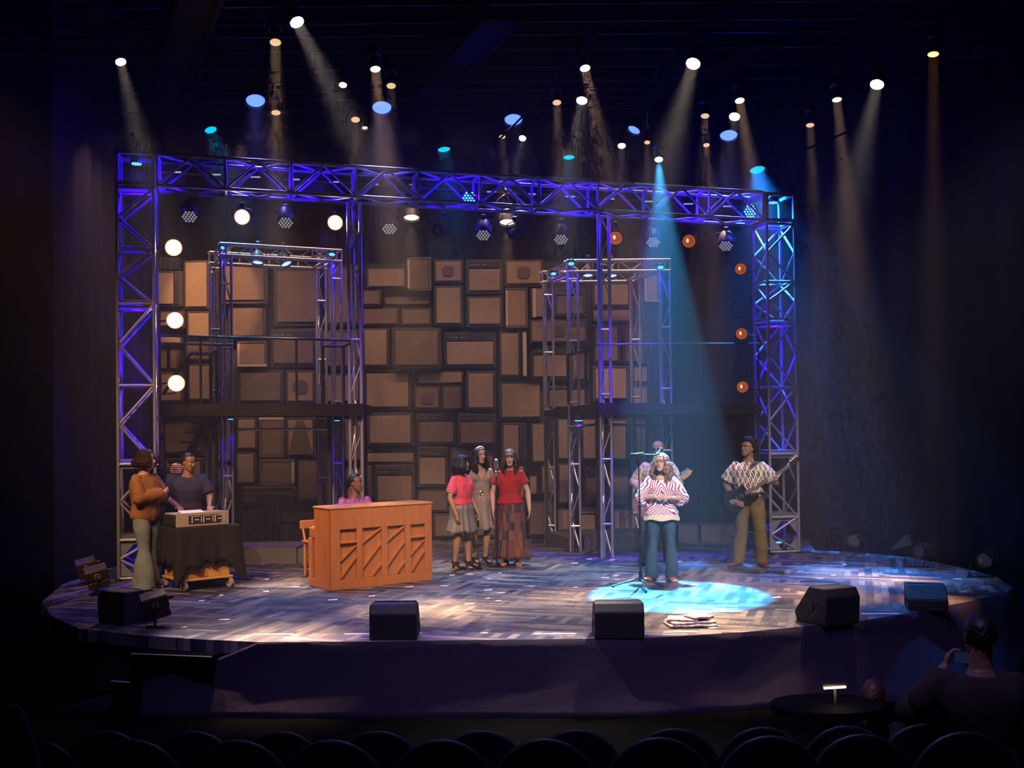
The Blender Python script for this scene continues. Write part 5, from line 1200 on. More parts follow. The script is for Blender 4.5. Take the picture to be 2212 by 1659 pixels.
for a, b, crs in bays:
    x0, x1 = a*PW, b*PW
    def diag(xa, za, xb, zb_, w=.03):
        d = V(xb-xa, 0, zb_-za).normalized(); nrm = V(-d.z, 0, d.x)*w/2; q = MB(); q.prism([V(xa, .012, za)+nrm, V(xb, .012, zb_)+nrm, V(xb, .012, zb_)-nrm, V(xa, .012, za)-nrm], (0, 0, 0), (0, .032, 0)); q.build('diagonal_slat', oak, r)
    h = zp1-zb; w = x1-x0
    if crs:
        q = MB(); q.cyl((x0, .012, zp1-h*.26), (x1, .012, zp1-h*.26), .018, n=10); q.build('handle_bar', oak, r, smooth=True)
        diag(x0+.01, zb+h*.38, x1-.01, zb+h*.66, .022); diag(x0, zb+h*.02, x1, zb+h*.45, .026)
    else:
        diag(x0, zb+h*.7, x1, zb+h*.99, .024); diag(x0+w*.45, zb+.0, x1, zb+h*.26, .024); diag(x0, zb+h*.2, x1, zb+h*.68, .026)
q = MB(); q.lathe([(.025, -.012), (.025, .012)], (.03, PD-.02, .025), (1, 0, 0), 14); q.build('caster', mat('brass_caster', (.5, .38, .15), .35, metal=.8), r)
# music / props lying on top
# ---- chair
cc = FL(664, 1262); 
r = thing('wooden_chair', 'honey-coloured wooden chair with turned legs behind the left end of the piano', 'chair', (-2.5, 14.78, 0), math.radians(37))
for x in (-.2, .2):
    for y in (-.19, .19):
        q = MB(); q.lathe([(.014, 0), (.02, .05), (.014, .08), (.024, .16), (.02, .42), (.026, .45)], (x, y, 0), (0, 0, 1), 10); q.build('leg', oak, r, smooth=True)
q = MB(); q.cbox((0, 0, .465), (.48, .46, .035), .015); q.build('seat', oak, r)
for x in (-.2, .2): q = MB(); q.cyl((x, .19, .48), (x*1.05, .25, .68), .016, n=8); q.build('back_post', oak, r, smooth=True)
q = MB(); q.cbox((0, .235, .68), (.5, .03, .12), .014); q.build('back_rest', oak, r)
for y in (-.19, .19): q = MB(); q.cyl((-.2, y, .22), (.2, y, .22), .01, n=8); q.build('stretcher', oak, r, smooth=True)
q0 = P(659, 1148, 14.35)
# ---- cart with drape, box and keyboard
c1 = FL(400, 1279); c2 = FL(499, 1268); c0_ = FL(361, 1271)
ax = (c2-c1); ax.z = 0; ax.normalize(); ay = V(-ax.y, ax.x, 0); ang = math.atan2(ax.y, ax.x); CW = (c2-c1).length+.06; CDp = .62
r = thing('dolly_cart', 'orange plywood dolly on four casters carrying the draped keyboard table', 'cart', tuple(c1), ang)
ply = mat('orange_plywood', (.62, .33, .09), .5, noisec=((.5, .25, .06), 4, .3)); rub = mat('grey_rubber', (.3, .26, .22), .6); chrome = mat('chrome', (.8, .78, .74), .2, metal=.9)
q = MB(); q.cbox((CW/2-.03, CDp/2, .135), (CW, CDp, .03), .006); q.build('base_board', ply, r)
q = MB(); q.cbox((CW/2-.03, CDp/2+.01, .24), (CW-.06, CDp-.05, .18), .006); q.build('box', ply, r)
for x in (.0, CW-.06):
    for y in (.03, CDp-.03):
        q = MB(); q.lathe([(.018, -.013), (.058, -.016), (.06, 0), (.058, .016), (.018, .013)], (x, y, .06), (1, .25, 0), 20); w_ = q.build('caster_wheel', rub, r, smooth=True)
        q = MB(); q.cyl((x-.025, y, .06), (x+.025, y, .06), .016, n=10); q.box((x, y+.01, .1), (.035, .05, .03)); q.build('fork', chrome, w_)
ZT = P(400, 1142, c1.y).z
q = MB(); q.cbox((CW/2-.03, CDp/2, (ZT+.33)/2-.02), (CW-.14, CDp-.12, ZT-.33), .01); q.build('pedestal', blkp, r)
q = MB(); q.cbox((CW/2-.03, CDp/2, ZT-.015), (CW+.12, CDp+.06, .025), .006); q.build('table_top', blkp, r)
# drape: cloth mesh over the top hanging with points at the corners
def drapecloth():
    hw, hd = (CW+.14)/2, (CDp+.08)/2; cx, cy = CW/2-.03, CDp/2; N = 72; rings = []
    per = []
    for i in range(N):
        a = 2*PI*i/N+PI/4; u_, v_ = math.cos(a), math.sin(a); k = 1/max(abs(u_), abs(v_)); per.append((u_*k, v_*k))
    drops = [0, .02, .12, .25, .4, .55, .68, .8, .9, 1.0]
    for j, t in enumerate([.0]+drops):
        ring = []
        for i, (a, b) in enumerate(per):
            corner = (abs(a)*abs(b))**5; L = .39+.3*corner+.03*math.sin(i*1.1)
            if b < -.5 and a < -.2: L += .02
            if j == 0: ring.append(V(cx+a*hw*.5, cy+b*hd*.5, ZT+.004)); continue
            f_ = 1+.1*t*(.4+corner*1.2); rp = .022*t*math.sin(i*1.9+math.sin(i*.7)*2)
            ring.append(V(cx+a*(hw*f_+rp), cy+b*(hd*f_+rp*1.2), max(.075, ZT+.006-L*t*1.14)))
        rings.append(ring)
    q = MB(); q.loft(rings, cap=False); q.f.append(list(range(N))); q.mi.append(0)
    o = q.build('cloth_drape', cloth('black_drape_cloth', (.013, .011, .009), (.009, .008, .006), sc=3), None, smooth=2); o.location = c1; o.rotation_euler = (0, 0, ang)
    md = o.modifiers.new('t', 'SOLIDIFY'); md.thickness = .004; md.offset = 1
    tag(o, 'black cloth draped over the keyboard cart, hanging in points at its corners', 'drape'); return o
drapecloth()
kz = ZT+.012; KW = .96; KH = P(400, 1109, c1.y).z-ZT-.012
r = thing('stage_keyboard', 'grey electric keyboard with three dark control panels, on the draped cart', 'keyboard', tuple(c1+ax*(CW/2-.03-KW/2+.05)+ay*.02+V(0, 0, kz)), ang)
kb = mat('warm_grey_metal', (.33, .27, .21), .45, noisec=((.27, .22, .17), 3, .3))
q = MB(); q.cbox((KW/2-.1, .02, KH/2), (KW-.28, .03, KH), .006); q.build('rear_panel', kb, r)
q = MB(); q.cbox((KW/2-.1, .22, KH*.42), (KW-.28, .38, KH*.8), .01); q.build('body', blkp, r)
q = MB(); q.cbox((KW/2-.1, .18, KH*.9), (KW-.28, .3, .02), .004); q.build('top_panel', kb, r)
x0 = (KW/2-.1)-(KW-.28)/2
q = MB(); q.cbox((x0+.36, .0, KH*.52), (.42, .014, KH*.58), .004); pn = q.build('control_panel', mat('dark_blue_panel', (.02, .022, .035), .4), r)
for i in range(3):
    q = MB(); q.box((x0+.19+i*.15, -.01, KH*.52), (.01, .008, KH*.5)); q.box((x0+.25+i*.15, -.01, KH*.74), (.08, .006, .006)); q.box((x0+.25+i*.15, -.01, KH*.5), (.05, .006, .012)); q.box((x0+.31+i*.15, -.01, KH*.52), (.006, .008, KH*.45)); q.build('panel_trim', mat('cream_trim', (.6, .5, .38), .5), pn)
q = MB()
for i in range(30): q.box((x0+.03+i*.022, .34, KH*.84+.008), (.02, .12, .014))
q.build('keys', mat('ivory', (.7, .65, .55), .3), r)
q = MB(); q.prism([V(.12, .05, KH*.9+.014), V(.42, .05, KH*.9+.014), V(.46, .25, KH*.9+.03), V(.16, .25, KH*.9+.03)], (0, 0, 0), (0, 0, .002)); o = q.build('sheet_music', mat('paper', (.7, .62, .5), .8)); o.location = r.location; o.rotation_euler = r.rotation_euler; tag(o, 'sheet music lying on top of the grey keyboard', 'paper')
# ---- vintage mic on stand
f = FL(1074, 1224)
r = thing('microphone_stand', 'chrome vintage microphone on a straight black stand with round base between the women', 'microphone', tuple(f))
zt = P(1073, 992, f.y).z; zt2 = P(1073, 1018, f.y).z
q = MB(); q.lathe([(.13, 0), (.13, .018), (.11, .03), (.03, .045), (.015, .06)], (0, 0, 0), (0, 0, 1), 28); q.build('base', mat('black_gloss', (.01, .01, .012), .12), r, smooth=True)
q = MB(); q.cyl((0, 0, .05), (0, 0, 1.0), .0125, n=10); q.cyl((0, 0, .98), (0, 0, 1.03), .018, n=10); q.cyl((0, 0, 1.0), (0, 0, zt2-.02), .009, n=10); q.build('pole', blk, r, smooth=True)
q = MB(); q.tube([(0, 0, zt2-.06), (0, -.01, zt2-.02), (0, 0, zt2+.0)], .014, 8); q.build('swivel_joint', chrome, r, smooth=True)
q = MB(); q.cbox((0, 0, (zt+zt2)/2+.01), (.06, .05, zt-zt2), .02); hd_ = q.build('microphone_head', chrome, r, smooth=True)
q = MB()
for i in range(5): q.box((0, -.027, zt2+.04+i*.026), (.05, .008, .008))
q.build('grille_rib', mat('dark_chrome', (.3, .28, .27), .3, metal=.8), hd_)
# ---- singer's tripod stand
f = FL(1384, 1266); r = thing('microphone_stand', 'black tripod boom microphone stand standing in front of the singer', 'microphone', tuple(f))
zt = P(1380, 980, f.y).z
q = MB(); q.cyl((0, 0, .06), (0, 0, .95), .013, n=10); q.cyl((0, 0, .93), (0, 0, .99), .02, n=10); q.cyl((0, 0, .95), (-.01, 0, zt), .0085, n=10); q.build('pole', blk, r, smooth=True)
q = MB(); q.cyl((0, 0, .06), (0, 0, .17), .024, n=12); q.build('tripod_hub', blkp, r, smooth=True)
for tgt in ((1322, 1269), (1433, 1268), (1396, 1281)):
    e = FL(*tgt)-f; e.z = .014; q = MB(); q.tube([(0, 0, .1), e], .009, 8); lg = q.build('leg', blk, r, smooth=True); q = MB(); q.tube([e-e.normalized()*.03, e], .014, 8); q.build('rubber_foot', blkp, lg, smooth=True)
q = MB(); q.cyl((-.05, 0, zt-.01), (.05, 0, zt+.0), .018, n=10); q.ell((-.06, 0, zt-.01), .016, n=8, m_=6); q.build('boom_clutch', blkp, r, smooth=True)
q = MB(); q.cyl((-.1, .02, zt+.0), (.2, -.02, zt-.015), .006, n=8); q.build('boom_arm', blk, r, smooth=True)
q = MB(); q.cyl((.2, -.02, zt-.015), (.25, -.0, zt-.005), .012, n=10); q.build('microphone_clip', blkp, r, smooth=True)
q = MB(); q.cyl((.2, -.02, zt-.02), (.27, .12, zt+.03), .012, .016, n=12); q.ell((.285, .15, zt+.04), (.024, .024, .028), n=12, m_=8); q.build('microphone', blkp, r, smooth=True)
# ---- guitars
def guitar(label, nm, root_w, neckdir, facing, s, bodym, neckm, ln=.62, bass=False):
    """root_w centre of body (world), neckdir unit vector, facing = outward normal"""
    r = thing(nm, label, 'guitar', tuple(root_w)); d = neckdir.normalized(); nrm = facing-d*facing.dot(d); nrm.normalize(); sd = nrm.cross(d)
    W_ = lambda a, b, c=0: root_w+d*a*s+sd*b*s+nrm*c*s
    prof = [(-.22, .0), (-.21, .09), (-.16, .15), (-.08, .165), (-.01, .13), (.05, .115), (.12, .14), (.19, .145), (.215, .115), (.18, .08), (.14, .04), (.14, -.04), (.16, -.075), (.24, -.11), (.23, -.15), (.14, -.15), (.05, -.12), (-.03, -.13), (-.1, -.165), (-.17, -.15), (-.21, -.08)]
    q = MB(); q.prism([W_(a, b, -.02) for a, b in prof], (0, 0, 0), tuple(nrm*.042*s)); q.build('guitar_body', bodym, r, world=True)
    q = MB(); q.prism([W_(.1, .028, .018), W_(.1+ln, .021, .018), W_(.1+ln, -.021, .018), W_(.1, -.028, .018)], (0, 0, 0), tuple(nrm*.018*s)); q.build('neck', neckm, r, world=True)
    q = MB(); q.prism([W_(.1+ln, .02, .014), W_(.13+ln, .045, .014), W_(.27+ln, .05, .014), W_(.3+ln, .02, .014), W_(.24+ln, -.015, .014), W_(.12+ln, -.022, .014)], (0, 0, 0), tuple(nrm*.014*s)); h_ = q.build('headstock', neckm if not bass else bodym, r, world=True)
    for i in range(4 if bass else 6):
        a = ln+.15+i*(.036 if bass else .022); q = MB(); q.cyl(W_(a, .045, .02), W_(a, .08, .02), .006*s, n=6); q.ell(W_(a, .085, .02), .011*s, n=8, m_=5); q.build('tuning_peg', chrome, h_, world=True)
    q = MB()
    for i in range(4): q.cyl(W_(-.14, (i-1.5)*.012, .03), W_(.14+ln, (i-1.5)*.009, .04), .0012*s, n=5)
    q.build('strings', chrome, r, world=True)
    for a in (.05, -.04): q = MB(); q.box(W_(a, 0, .026), (.07*s, .02*s, .014*s), Matrix((sd, d, nrm)).transposed()); q.build('pickup', blkp, r, world=True)
    q = MB(); q.box(W_(-.13, 0, .026), (.07*s, .035*s, .016*s), Matrix((sd, d, nrm)).transposed()); q.build('bridge', chrome, r, world=True)
    return r, W_
def pw(h, key): return WM[h.t.name] @ h.J[key]
bR, bL = pw(Bs, 'wrR'), pw(Bs, 'wrL')
fwd = WM[Bs.t.name].to_3x3() @ V(0, -1, 0)
hR = bR+fwd*.03; tgt = P(1690, 1016, hR.y-.05); nd = (tgt-hR).normalized()
g, Wf = guitar('black four-string bass guitar held by the person in the diamond-print shirt', 'bass_guitar', hR+nd*.09-fwd*.035+V(0, 0, .0), nd, fwd, .96, mat('black_lacquer', (.012, .01, .012), .15, spec=.7), mat('dark_rosewood', (.09, .045, .03), .4), ln=.74, bass=True)
sh = pw(Bs, 'shL')
q = MB(); c = WM[Bs.t.name].to_3x3(); ch = pw(Bs, 'chest')
q.tube(bez([Wf(.2, .0, 0), ch+fwd*.155+V(.06, 0, .02), ch+fwd*.15+V(.075, 0, .12), sh+fwd*.07+V(-.05, 0, .06), sh-fwd*.06+V(-.06, 0, .05)], 4), [(.026, .003)]*17, 8, flat=V(1, 0, 0)); q.build('strap', mat('dark_strap', (.03, .03, .04), .6), g, world=True, smooth=True)
gR = pw(Gt, 'wrR'); fwd = WM[Gt.t.name].to_3x3() @ V(0, -1, 0); hR = gR+fwd*.02; tgt = P(1484, 1028, hR.y-.02)
guitar('electric guitar with reddish body and maple neck held by the person behind the singer', 'electric_guitar', P(1400, 1085, hR.y), (tgt-P(1400, 1085, hR.y)).normalized(), fwd, 1.0, mat('red_sunburst', (.2, .05, .03), .25, spec=.6), mat('maple', (.6, .33, .13), .35), ln=.46)
# ================================================================ STAGE FRONT ITEMS
def wedge(label, u, v, w, rz, tilt=1, h=.33, d=.36, grp=None):
    f = FL(u, min(v, 1384))+V(0, d/2-.02, 0); r = thing('floor_monitor', label, 'speaker', tuple(f), rz)
    # local: front (audience side) = -Y ; the sloping grille faces +Y and up
    pr = [(-d/2, 0), (d/2, 0), (d/2+.03, .09), (d*.05, h), (-d/2+.03, h), (-d/2-.02, h*.75)] if tilt > 0 else [(-d/2, 0), (d/2, 0), (d/2, h), (-.02, h), (-d/2, .12)]
    q = MB(); q.prism([V(-w/2, y, z) for y, z in pr], (0, 0, 0), (w, 0, 0)); o = q.build('cabinet', mat('monitor_black_paint', (.016, .013, .014), .6, bump=(90, .4)), r); bv = o.modifiers.new('b', 'BEVEL'); bv.width = .012; bv.segments = 2
    q = MB(); q.quad(V(-w/2+.02, d/2+.032, .1), V(w/2-.02, d/2+.032, .1), V(w/2-.02, d*.05+.008, h+.004), V(-w/2+.02, d*.05+.008, h+.004)); o = q.build('speaker_grille', mat('black_mesh', (.01, .01, .01), .7), r); o.modifiers.new('s', 'SOLIDIFY').thickness = .006
    q = MB(); q.cbox((0, -d/2+.005, h*.3), (w*.9, .02, h*.28), .004); q.build('rear_strip', blkp, r)
    for x in (-1, 1): q = MB(); q.cyl((x*(w/2), 0, h*.45), (x*(w/2+.008), 0, h*.45), .05, n=14); q.build('side_handle', blkp, r)
    return r
wedge('black floor monitor at the front rim of the stage, below the piano', 850, 1383, .44, 0)
wedge('black floor monitor at the front rim of the stage, below the singer', 1338, 1380, .46, 0)
wedge('black floor monitor on the right rim, seen from its side corner', 1800, 1351, .42, math.radians(24), d=.44, h=.36)
wedge('black floor monitor at the far right rim, next to the audience member', 2014, 1320, .4, math.radians(-14), tilt=-1, h=.25, d=.4)
wedge('black floor monitor at the left rim next to the boxy footlight', 262, 1349, .36, math.radians(-28), d=.46)
def footlight(label, u, v, rz, s=1.0):
    f = FL(u, v); r = thing('footlight', label, 'stage light', tuple(f), rz)
    bm = mat('brown_black_metal', (.03, .02, .014), .5, metal=.3); R = Matrix.Rotation(math.radians(-14), 3, 'Y') @ Matrix.Rotation(math.radians(8), 3, 'X')
    q = MB(); q.cbox((0, 0, .26*s), (.26*s, .26*s, .12*s), .01, R); q.cbox(R @ V(0, 0, -.115*s)+V(0, 0, .26*s), (.25*s, .24*s, .085*s), .008, R); q.build('housing', bm, r)
    q = MB(); q.cbox(R @ V(0, 0, .064*s)+V(0, 0, .26*s), (.25*s, .25*s, .012), .003, R); q.build('lid', mat('worn_tan_metal', (.12, .09, .06), .5, noisec=((.05, .04, .03), 8, .3)), r)
    q = MB(); c = R @ V(.0, -.135*s, -.0)+V(0, 0, .25*s)
    for k in (-1, 1): q.tube([c+V(k*.022*math.cos(t)+k*.004, 0, .03*math.sin(t)) for t in (PI*i/8-PI/2 for i in range(9))], .004, 6)
    q.ell(c, .007, n=8, m_=5); q.build('round_bracket_mark', mat('pale_metal', (.5, .4, .3), .4, metal=.5), r)
    q = MB(); q.tube([c+V(0, -.006, .0), c+V(0, -.006, -.1*s), V(0, -.12*s, .02)], (.013), 6); q.box((0, -.02, .008), (.16, .2, .014)); q.build('floor_stand', blk, r)
    q = MB(); q.cyl(R @ V(.14*s, -.02, .02)+V(0, 0, .24*s), R @ V(.19*s, -.02, .02)+V(0, 0, .24*s), .022, n=10); q.build('knob', blkp, r)
    return r
footlight('boxy brown footlight with a round bracket mark, beside the left floor monitor', 333, 1354, math.radians(22), 1.0)
footlight('boxy dark footlight, front one of the pair at the far left edge', 208, 1285, math.radians(24), 1.0)
footlight('boxy dark footlight, rear one of the pair at the far left edge', 186, 1262, math.radians(24), .95)
def floorcan(label, u, v, aim, gk, s=1.0, k='par'):
    f = FL(u, v); p = f+V(0, 0, .24*s); t = fixture(label, p, p+V(*aim), k, gk, .1*s, L=.34*s, hang=False)
    q = MB(); q.tube([f+V(.1, .1, 0), p+V(.14*s, .08, .0), p+V(.1, .08, .08)], .01, 6); q.tube([f+V(-.14*s, .16, 0), p+V(-.13*s, .1, 0)], .01, 6); q.box(f+V(0, .12, .008), (.34, .04, .016)); q.build('floor_yoke', canm, t, world=True)
    return t
floorcan('black floor lamp with open barn door at the right stage edge', 1985, 1228, (-.9, -.5, .1), 'dark')
q0 = FL(1950, 1215)+V(0, 0, .22); q = MB(); q.prism([q0+V(-.17, -.04, -.03), q0+V(.14, .0, .02), q0+V(.1, .02, .17), q0+V(.03, .02, .15)], (0, 0, 0), (0, .01, .0)); o = recenter(q.build('barn_door', mat('blue_grey_metal', (.03, .045, .07), .4, metal=.6))); tag(o, 'grey barn door flap in front of the right edge floor lamp', 'flap')
floorcan('black floor lamp with a clear round lens at the far right stage edge', 2128, 1250, (-.75, -.9, .05), 'dark')
floorcan('dim unlit floor lamp behind the stage on the right', 1845, 1198, (-.4, -.9, .1), 'dark', .9)
# towel
n = NT('striped_towel'); sx = n.n('SeparateXYZ'); n.t.links.new(n.obj(), sx.inputs[0]); w = n.math('SINE', n.math('MULTIPLY', sx.outputs['X'], 90)); nz = n.n('TexNoise', Scale=9.0, Vector=n.obj())
tw = n.out(n.mix(n.math('GREATER_THAN', w, .5), (.62, .5, .42), n.mix(nz.outputs['Fac'], (.35, .24, .2), (.5, .4, .36))), .9)
f = FL(1492, 1353); r = thing('folded_towel', 'folded pale striped towel lying on the stage floor right of the front monitor', 'towel', tuple(f+V(0, .05, 0)), .1)
for i, (dx, dy, w_, d_, rz_) in enumerate(((0, 0, .46, .3, .0), (.01, .02, .44, .27, .12), (-.06, .04, .3, .22, -.3), (.1, .03, .24, .18, .4))):
    q = MB(); K2 = 10; top = []
    for a in range(K2+1):
        x = -w_/2+w_*a/K2; top.append([V(x, -d_/2+d_*b/6, .015+.022*i+.01*noise.noise(V(x*9, b*.5, i*3))) for b in range(7)])
    flat_ = [p for row in top for p in row]; q.add(flat_, [(a*7+b, (a+1)*7+b, (a+1)*7+b+1, a*7+b+1) for a in range(K2) for b in range(6)])
    q.v = [Matrix.Rotation(rz_, 3, 'Z') @ p+V(dx, dy, 0) for p in q.v]; o = q.build('fold', tw, r, smooth=2); md = o.modifiers.new('s', 'SOLIDIFY'); md.thickness = .024; md.offset = 0; o.modifiers.new('b', 'BEVEL').width = .006
# scraps of white tape and confetti on the floor
R_ = random.Random(5); sm = mat('white_scrap', (.75, .7, .66), .5)
SP = [(885,1240),(925,1247),(978,1243),(1015,1241),(1056,1251),(1080,1238),(1055,1275),(1083,1281),(1053,1293),(1075,1298),(1011,1305),(801,1288),(720,1296),(1305,1248),(1333,1252),(1331,1243),(1275,1208),(1242,1217),(1323,1210),(1465,1213),(1770,1250),(1799,1243),(1833,1234),(1822,1220),(2066,1251),(2082,1279),(1590,1208),(476,1286),(437,1298),(573,1278),(575,1252),(400,1355),(264,1287),(486,1339),(1016,1226),(1132,1207),(1148,1267),(960,1266),(883,1268),(1242,1269),(640,1268),(1678,1291),(1537,1357),(1045,1368),(905,1368)]
for i, (u, v) in enumerate(SP):
    f = FL(u+R_.uniform(-2, 2), v); q = MB(); w_ = R_.uniform(.025, .06); q.prism([V(-w_, -.02, 0), V(w_*.8, -.026, 0), V(w_, .02, .004), V(-w_*.7, .026, .0)], (0, 0, 0), (0, 0, .003)); o = q.build('paper_scrap', sm); o.location = f+V(0, 0, .001); o.rotation_euler = (0, 0, R_.uniform(-.6, .6)); tag(o, 'small white scrap of tape or paper lying on the painted stage floor', 'scrap', 'white scraps on the stage floor')
# gaffer-tape patches along the rim
for u, v, w_ in ((590, 1381, .2), (775, 1380, .14), (1200, 1380, .2), (1470, 1376, .16), (1905, 1336, .2), (1460, 1381, .12)):
    f = FL(u, v-9); q = MB(); q.prism([V(-w_, -.02, 0), V(w_, -.015, 0), V(w_*.9, .035, 0), V(-w_, .03, 0)], (0, 0, 0), (0, 0, .003)); o = q.build('tape_strip', sm); o.location = f+V(0, .02, .001); tag(o, 'short strip of pale tape along the front rim of the stage', 'tape', 'tape strips along the rim')
# ================================================================ AUDITORIUM
seatm = mat('dark_seat_fabric', (.0025, .0027, .005), .95, spec=.08); seatr = mat('seat_rim_plastic', (.01, .011, .018), .45)
def seat0(loc, label, grp):
    r = thing('theatre_seat', label, 'seat', loc, 0, grp)
    w, h = .27, .62; ring = []
    pr = [(-w, .0), (w, 0), (w, h*.55)]+[(w*math.cos(t), h*.55+h*.45*math.sin(t)) for t in (PI*i/14 for i in range(1, 14))]+[(-w, h*.55)]
    q = MB(); q.prism([V(x, 0, z+.35) for x, z in pr], (0, 0, 0), (0, .06, 0)); o = q.build('seat_back', seatm, r)
    q = MB(); q.tube([V(x*1.0, .03, z+.35) for x, z in pr[2:]], .012, 6); q.build('rim', seatr, r, smooth=True)
    q = MB(); q.cbox((0, .28, .42), (.46, .42, .1), .03); q.build('seat_cushion', seatm, r)
    for x in (-.28, .28): q = MB(); q.cbox((x, .2, .5), (.05, .4, .05), .015); q.cbox((x, .1, .25), (.04, .06, .5), .005); q.build('arm_rest', seatm, r)
    return r
S1 = seat0((0, 0, 0), 'x', 'theatre seats in the dark front rows'); index_kids(S1)
first = True
ROWS = [(6.3, 1584, [-10, 221, 411, 601, 814, 1038, 1245, 1457, 1650, 1832, 2001, 2190], 'farther row', -1), (5.5, 1604, [60, 278, 506, 712, 952, 1176, 1424, 1667, 1866, 2090], 'nearer row', -1)]
for Yr, v, us, nm, _ in ROWS:
    for i, u in enumerate(us):
        vv = v-(u-1106)*.008+(abs(u-1106)/1106)**2*-10; p = P(u, vv, Yr); z = p.z-.97
        lab = 'rounded dark theatre seat back, %s, number %d counted from the left edge' % (nm, i+1)
        lab = 'dark rounded theatre seat back in the %s, %s' % (nm, ['at the left edge', 'second from left', 'third from left', 'fourth from left', 'fifth from left', 'sixth from left', 'sixth from right', 'fifth from right', 'fourth from right', 'third from right', 'second from right', 'at the right edge'][i] if len(us) == 12 else ['at the left edge', 'second from left', 'third from left', 'fourth from left', 'fifth from left', 'fifth from right', 'fourth from right', 'third from right', 'second from right', 'at the right edge'][i])
        if first: S1.location = (p.x, Yr, z); S1['label'] = lab; first = False; WM[S1.name] = Matrix.Translation(S1.location)
        else: dup(S1, (p.x, Yr, z), 0, lab, 'theatre seats in the dark front rows')
zfl = min(o.location.z for o in COL.objects if o.name.startswith('theatre_seat') and o.parent is None)
mb = MB(); mb.box((0, 5.2, zfl-.06), (20, 3.0, .1)); struct(mb.build('floor', black_floor), 'dark seating terrace')
# steps on the left with pale edges
stepm = mat('step_edge_white', (.5, .52, .58), .5)
for i, (a, b, lb) in enumerate((((284, 1411), (458, 1418), 'upper'), ((241, 1470), (280, 1473), 'lower'))):
    z = -.1 if i == 0 else -.25
    A_, B_ = FL(*a, z), FL(*b, z); A0, B0 = A_, FL(620 if i == 0 else 480, b[1]+(6 if i == 0 else 8), z)
    mb = MB(); dd = (B_-A_).normalized(); bk = V(-dd.y, dd.x, 0); mb.prism([A_, B_, B_+bk*.16, A_+bk*.16], (0, 0, -.0), (0, 0, -.28)); r = thing('stage_step', 'black access step with a pale front edge at the left, %s one' % lb, 'step', tuple(A_-V(0, 0, .28)))
    mb.build('tread_block', black_floor, r, world=True); mb = MB(); mb.tube([A_+V(0, -.005, -.004), B_+V(0, -.005, -.004)], .006, 6); mb.build('pale_edge', stepm, r, world=True)
# ---- audience member filming with a phone, right foreground
jm = cloth('dark_coat', (.02, .012, .01), rough=.9)
fz = zfl
Yp = 5.9; c = P(2035, 1375, Yp); H = 1.7
Au = Human('person in dark clothes filming with a phone, silhouette at the right edge', (P(2118, 1500, Yp).x, Yp, 0), H, math.radians(168), 'dark', hy=math.radians(10), pose=dict(
    elL=(.2, -.05, .68), wrL=(.07, -.2, .79), hdL=(-.3, -.3, .9), elR=(-.19, -.06, .7), wrR=(-.05, -.2, .78), hdR=(.3, -.3, .9), cuL=.9, cuR=.9))
Au.shirt(jm, g=.02, hem=.6, sleeve=1.8, rs=1.7, fold=.008, name='coat'); Au.trousers(blackc); Au.hair(hairk, 'short'); Au.shoe(bl)
Au.t.location.z = c.z-1.58
head_px = pix(Vector(Au.t.location)+WM[Au.t.name].to_3x3() @ Au.hc)
WM[Au.t.name] = Matrix.Translation(Au.t.location) @ Matrix.Rotation(math.radians(168), 4, 'Z')
hp_ = WM[Au.t.name] @ Au.J['wrL'].lerp(Au.J['wrR'], .5)
r = thing('smartphone', 'smartphone with a faintly lit screen held up by the audience member at right', 'phone', tuple(hp_+V(0, .0, .06)))
q = MB(); q.cbox((0, 0, 0), (.13, .009, .066), .004); q.build('phone_body', blkp, r); q = MB(); q.box((0, -.006, 0), (.12, .002, .058)); q.build('screen', glow('phone_screen', (.05, .08, .25), .12), r)
# ---- seated audience member, left foreground silhouette
L_ = P(30, 1400, 5.2)
Al = Human('person seated in the dark at the left edge, only a dim silhouette', (P(-60, 1500, 5.2).x, 5.2, 0), 1.75, math.radians(180), 'tan', hp=0)
Al.shirt(jm, g=.02, hem=.6, sleeve=1.8, rs=1.7, name='coat'); Al.trousers(blackc); Al.hair(hairk, 'short'); Al.t.location.z = L_.z-1.7
# ---- conductor's desk in the pit opening
p = FL(1790, 1500, ZA+.0); p = P(1790, 1510, 8.2); zo = p.z-.03
mb = MB(); ring = [V(p.x+math.cos(t)*.42, 8.2+math.sin(t)*.3, 0) for t in (2*PI*i/40 for i in range(40))]
r = thing('pit_monitor_desk', 'dark oval desk with a small glowing strip lamp in front of the apron at right', 'desk', (p.x, 8.2, ZA))
mb = MB(); mb.loft([[V(q.x, q.y, z) for q in ring] for z in (zo-.06, zo)]); mb.build('desk_top', mat('matt_black_top', (.004, .004, .005), 1, spec=.05), r, world=True); mb = MB(); mb.cyl((p.x, 8.2, ZA), (p.x, 8.2, zo-.06), .05, n=10); mb.build('pedestal', blk, r, world=True)
a = P(1803, 1485, 8.15); t = thing('strip_lamp', 'small warm glowing strip lamp on the dark desk in front of the apron', 'lamp', (a.x, 8.15, zo))
mb = MB(); mb.box((a.x, 8.15, (zo+a.z)/2), (.02, .02, a.z-zo)); mb.build('post', blk, t, world=True); mb = MB(); mb.cbox((a.x, 8.17, a.z+.012), (.19, .04, .03), .008); mb.build('hood', blkp, t, world=True)
mb = MB(); mb.cyl((a.x-.08, 8.145, a.z-.004), (a.x+.08, 8.145, a.z+.004), .008, n=8); mb.build('tube', glow('strip_glow', (1, .62, .25), 12), t, world=True)
light('strip_light', 'POINT', (a.x, 8.05, a.z-.03), .8, (1, .6, .3), r=.04)
c = P(1890, 1500, 8.3); Hh = 1.3
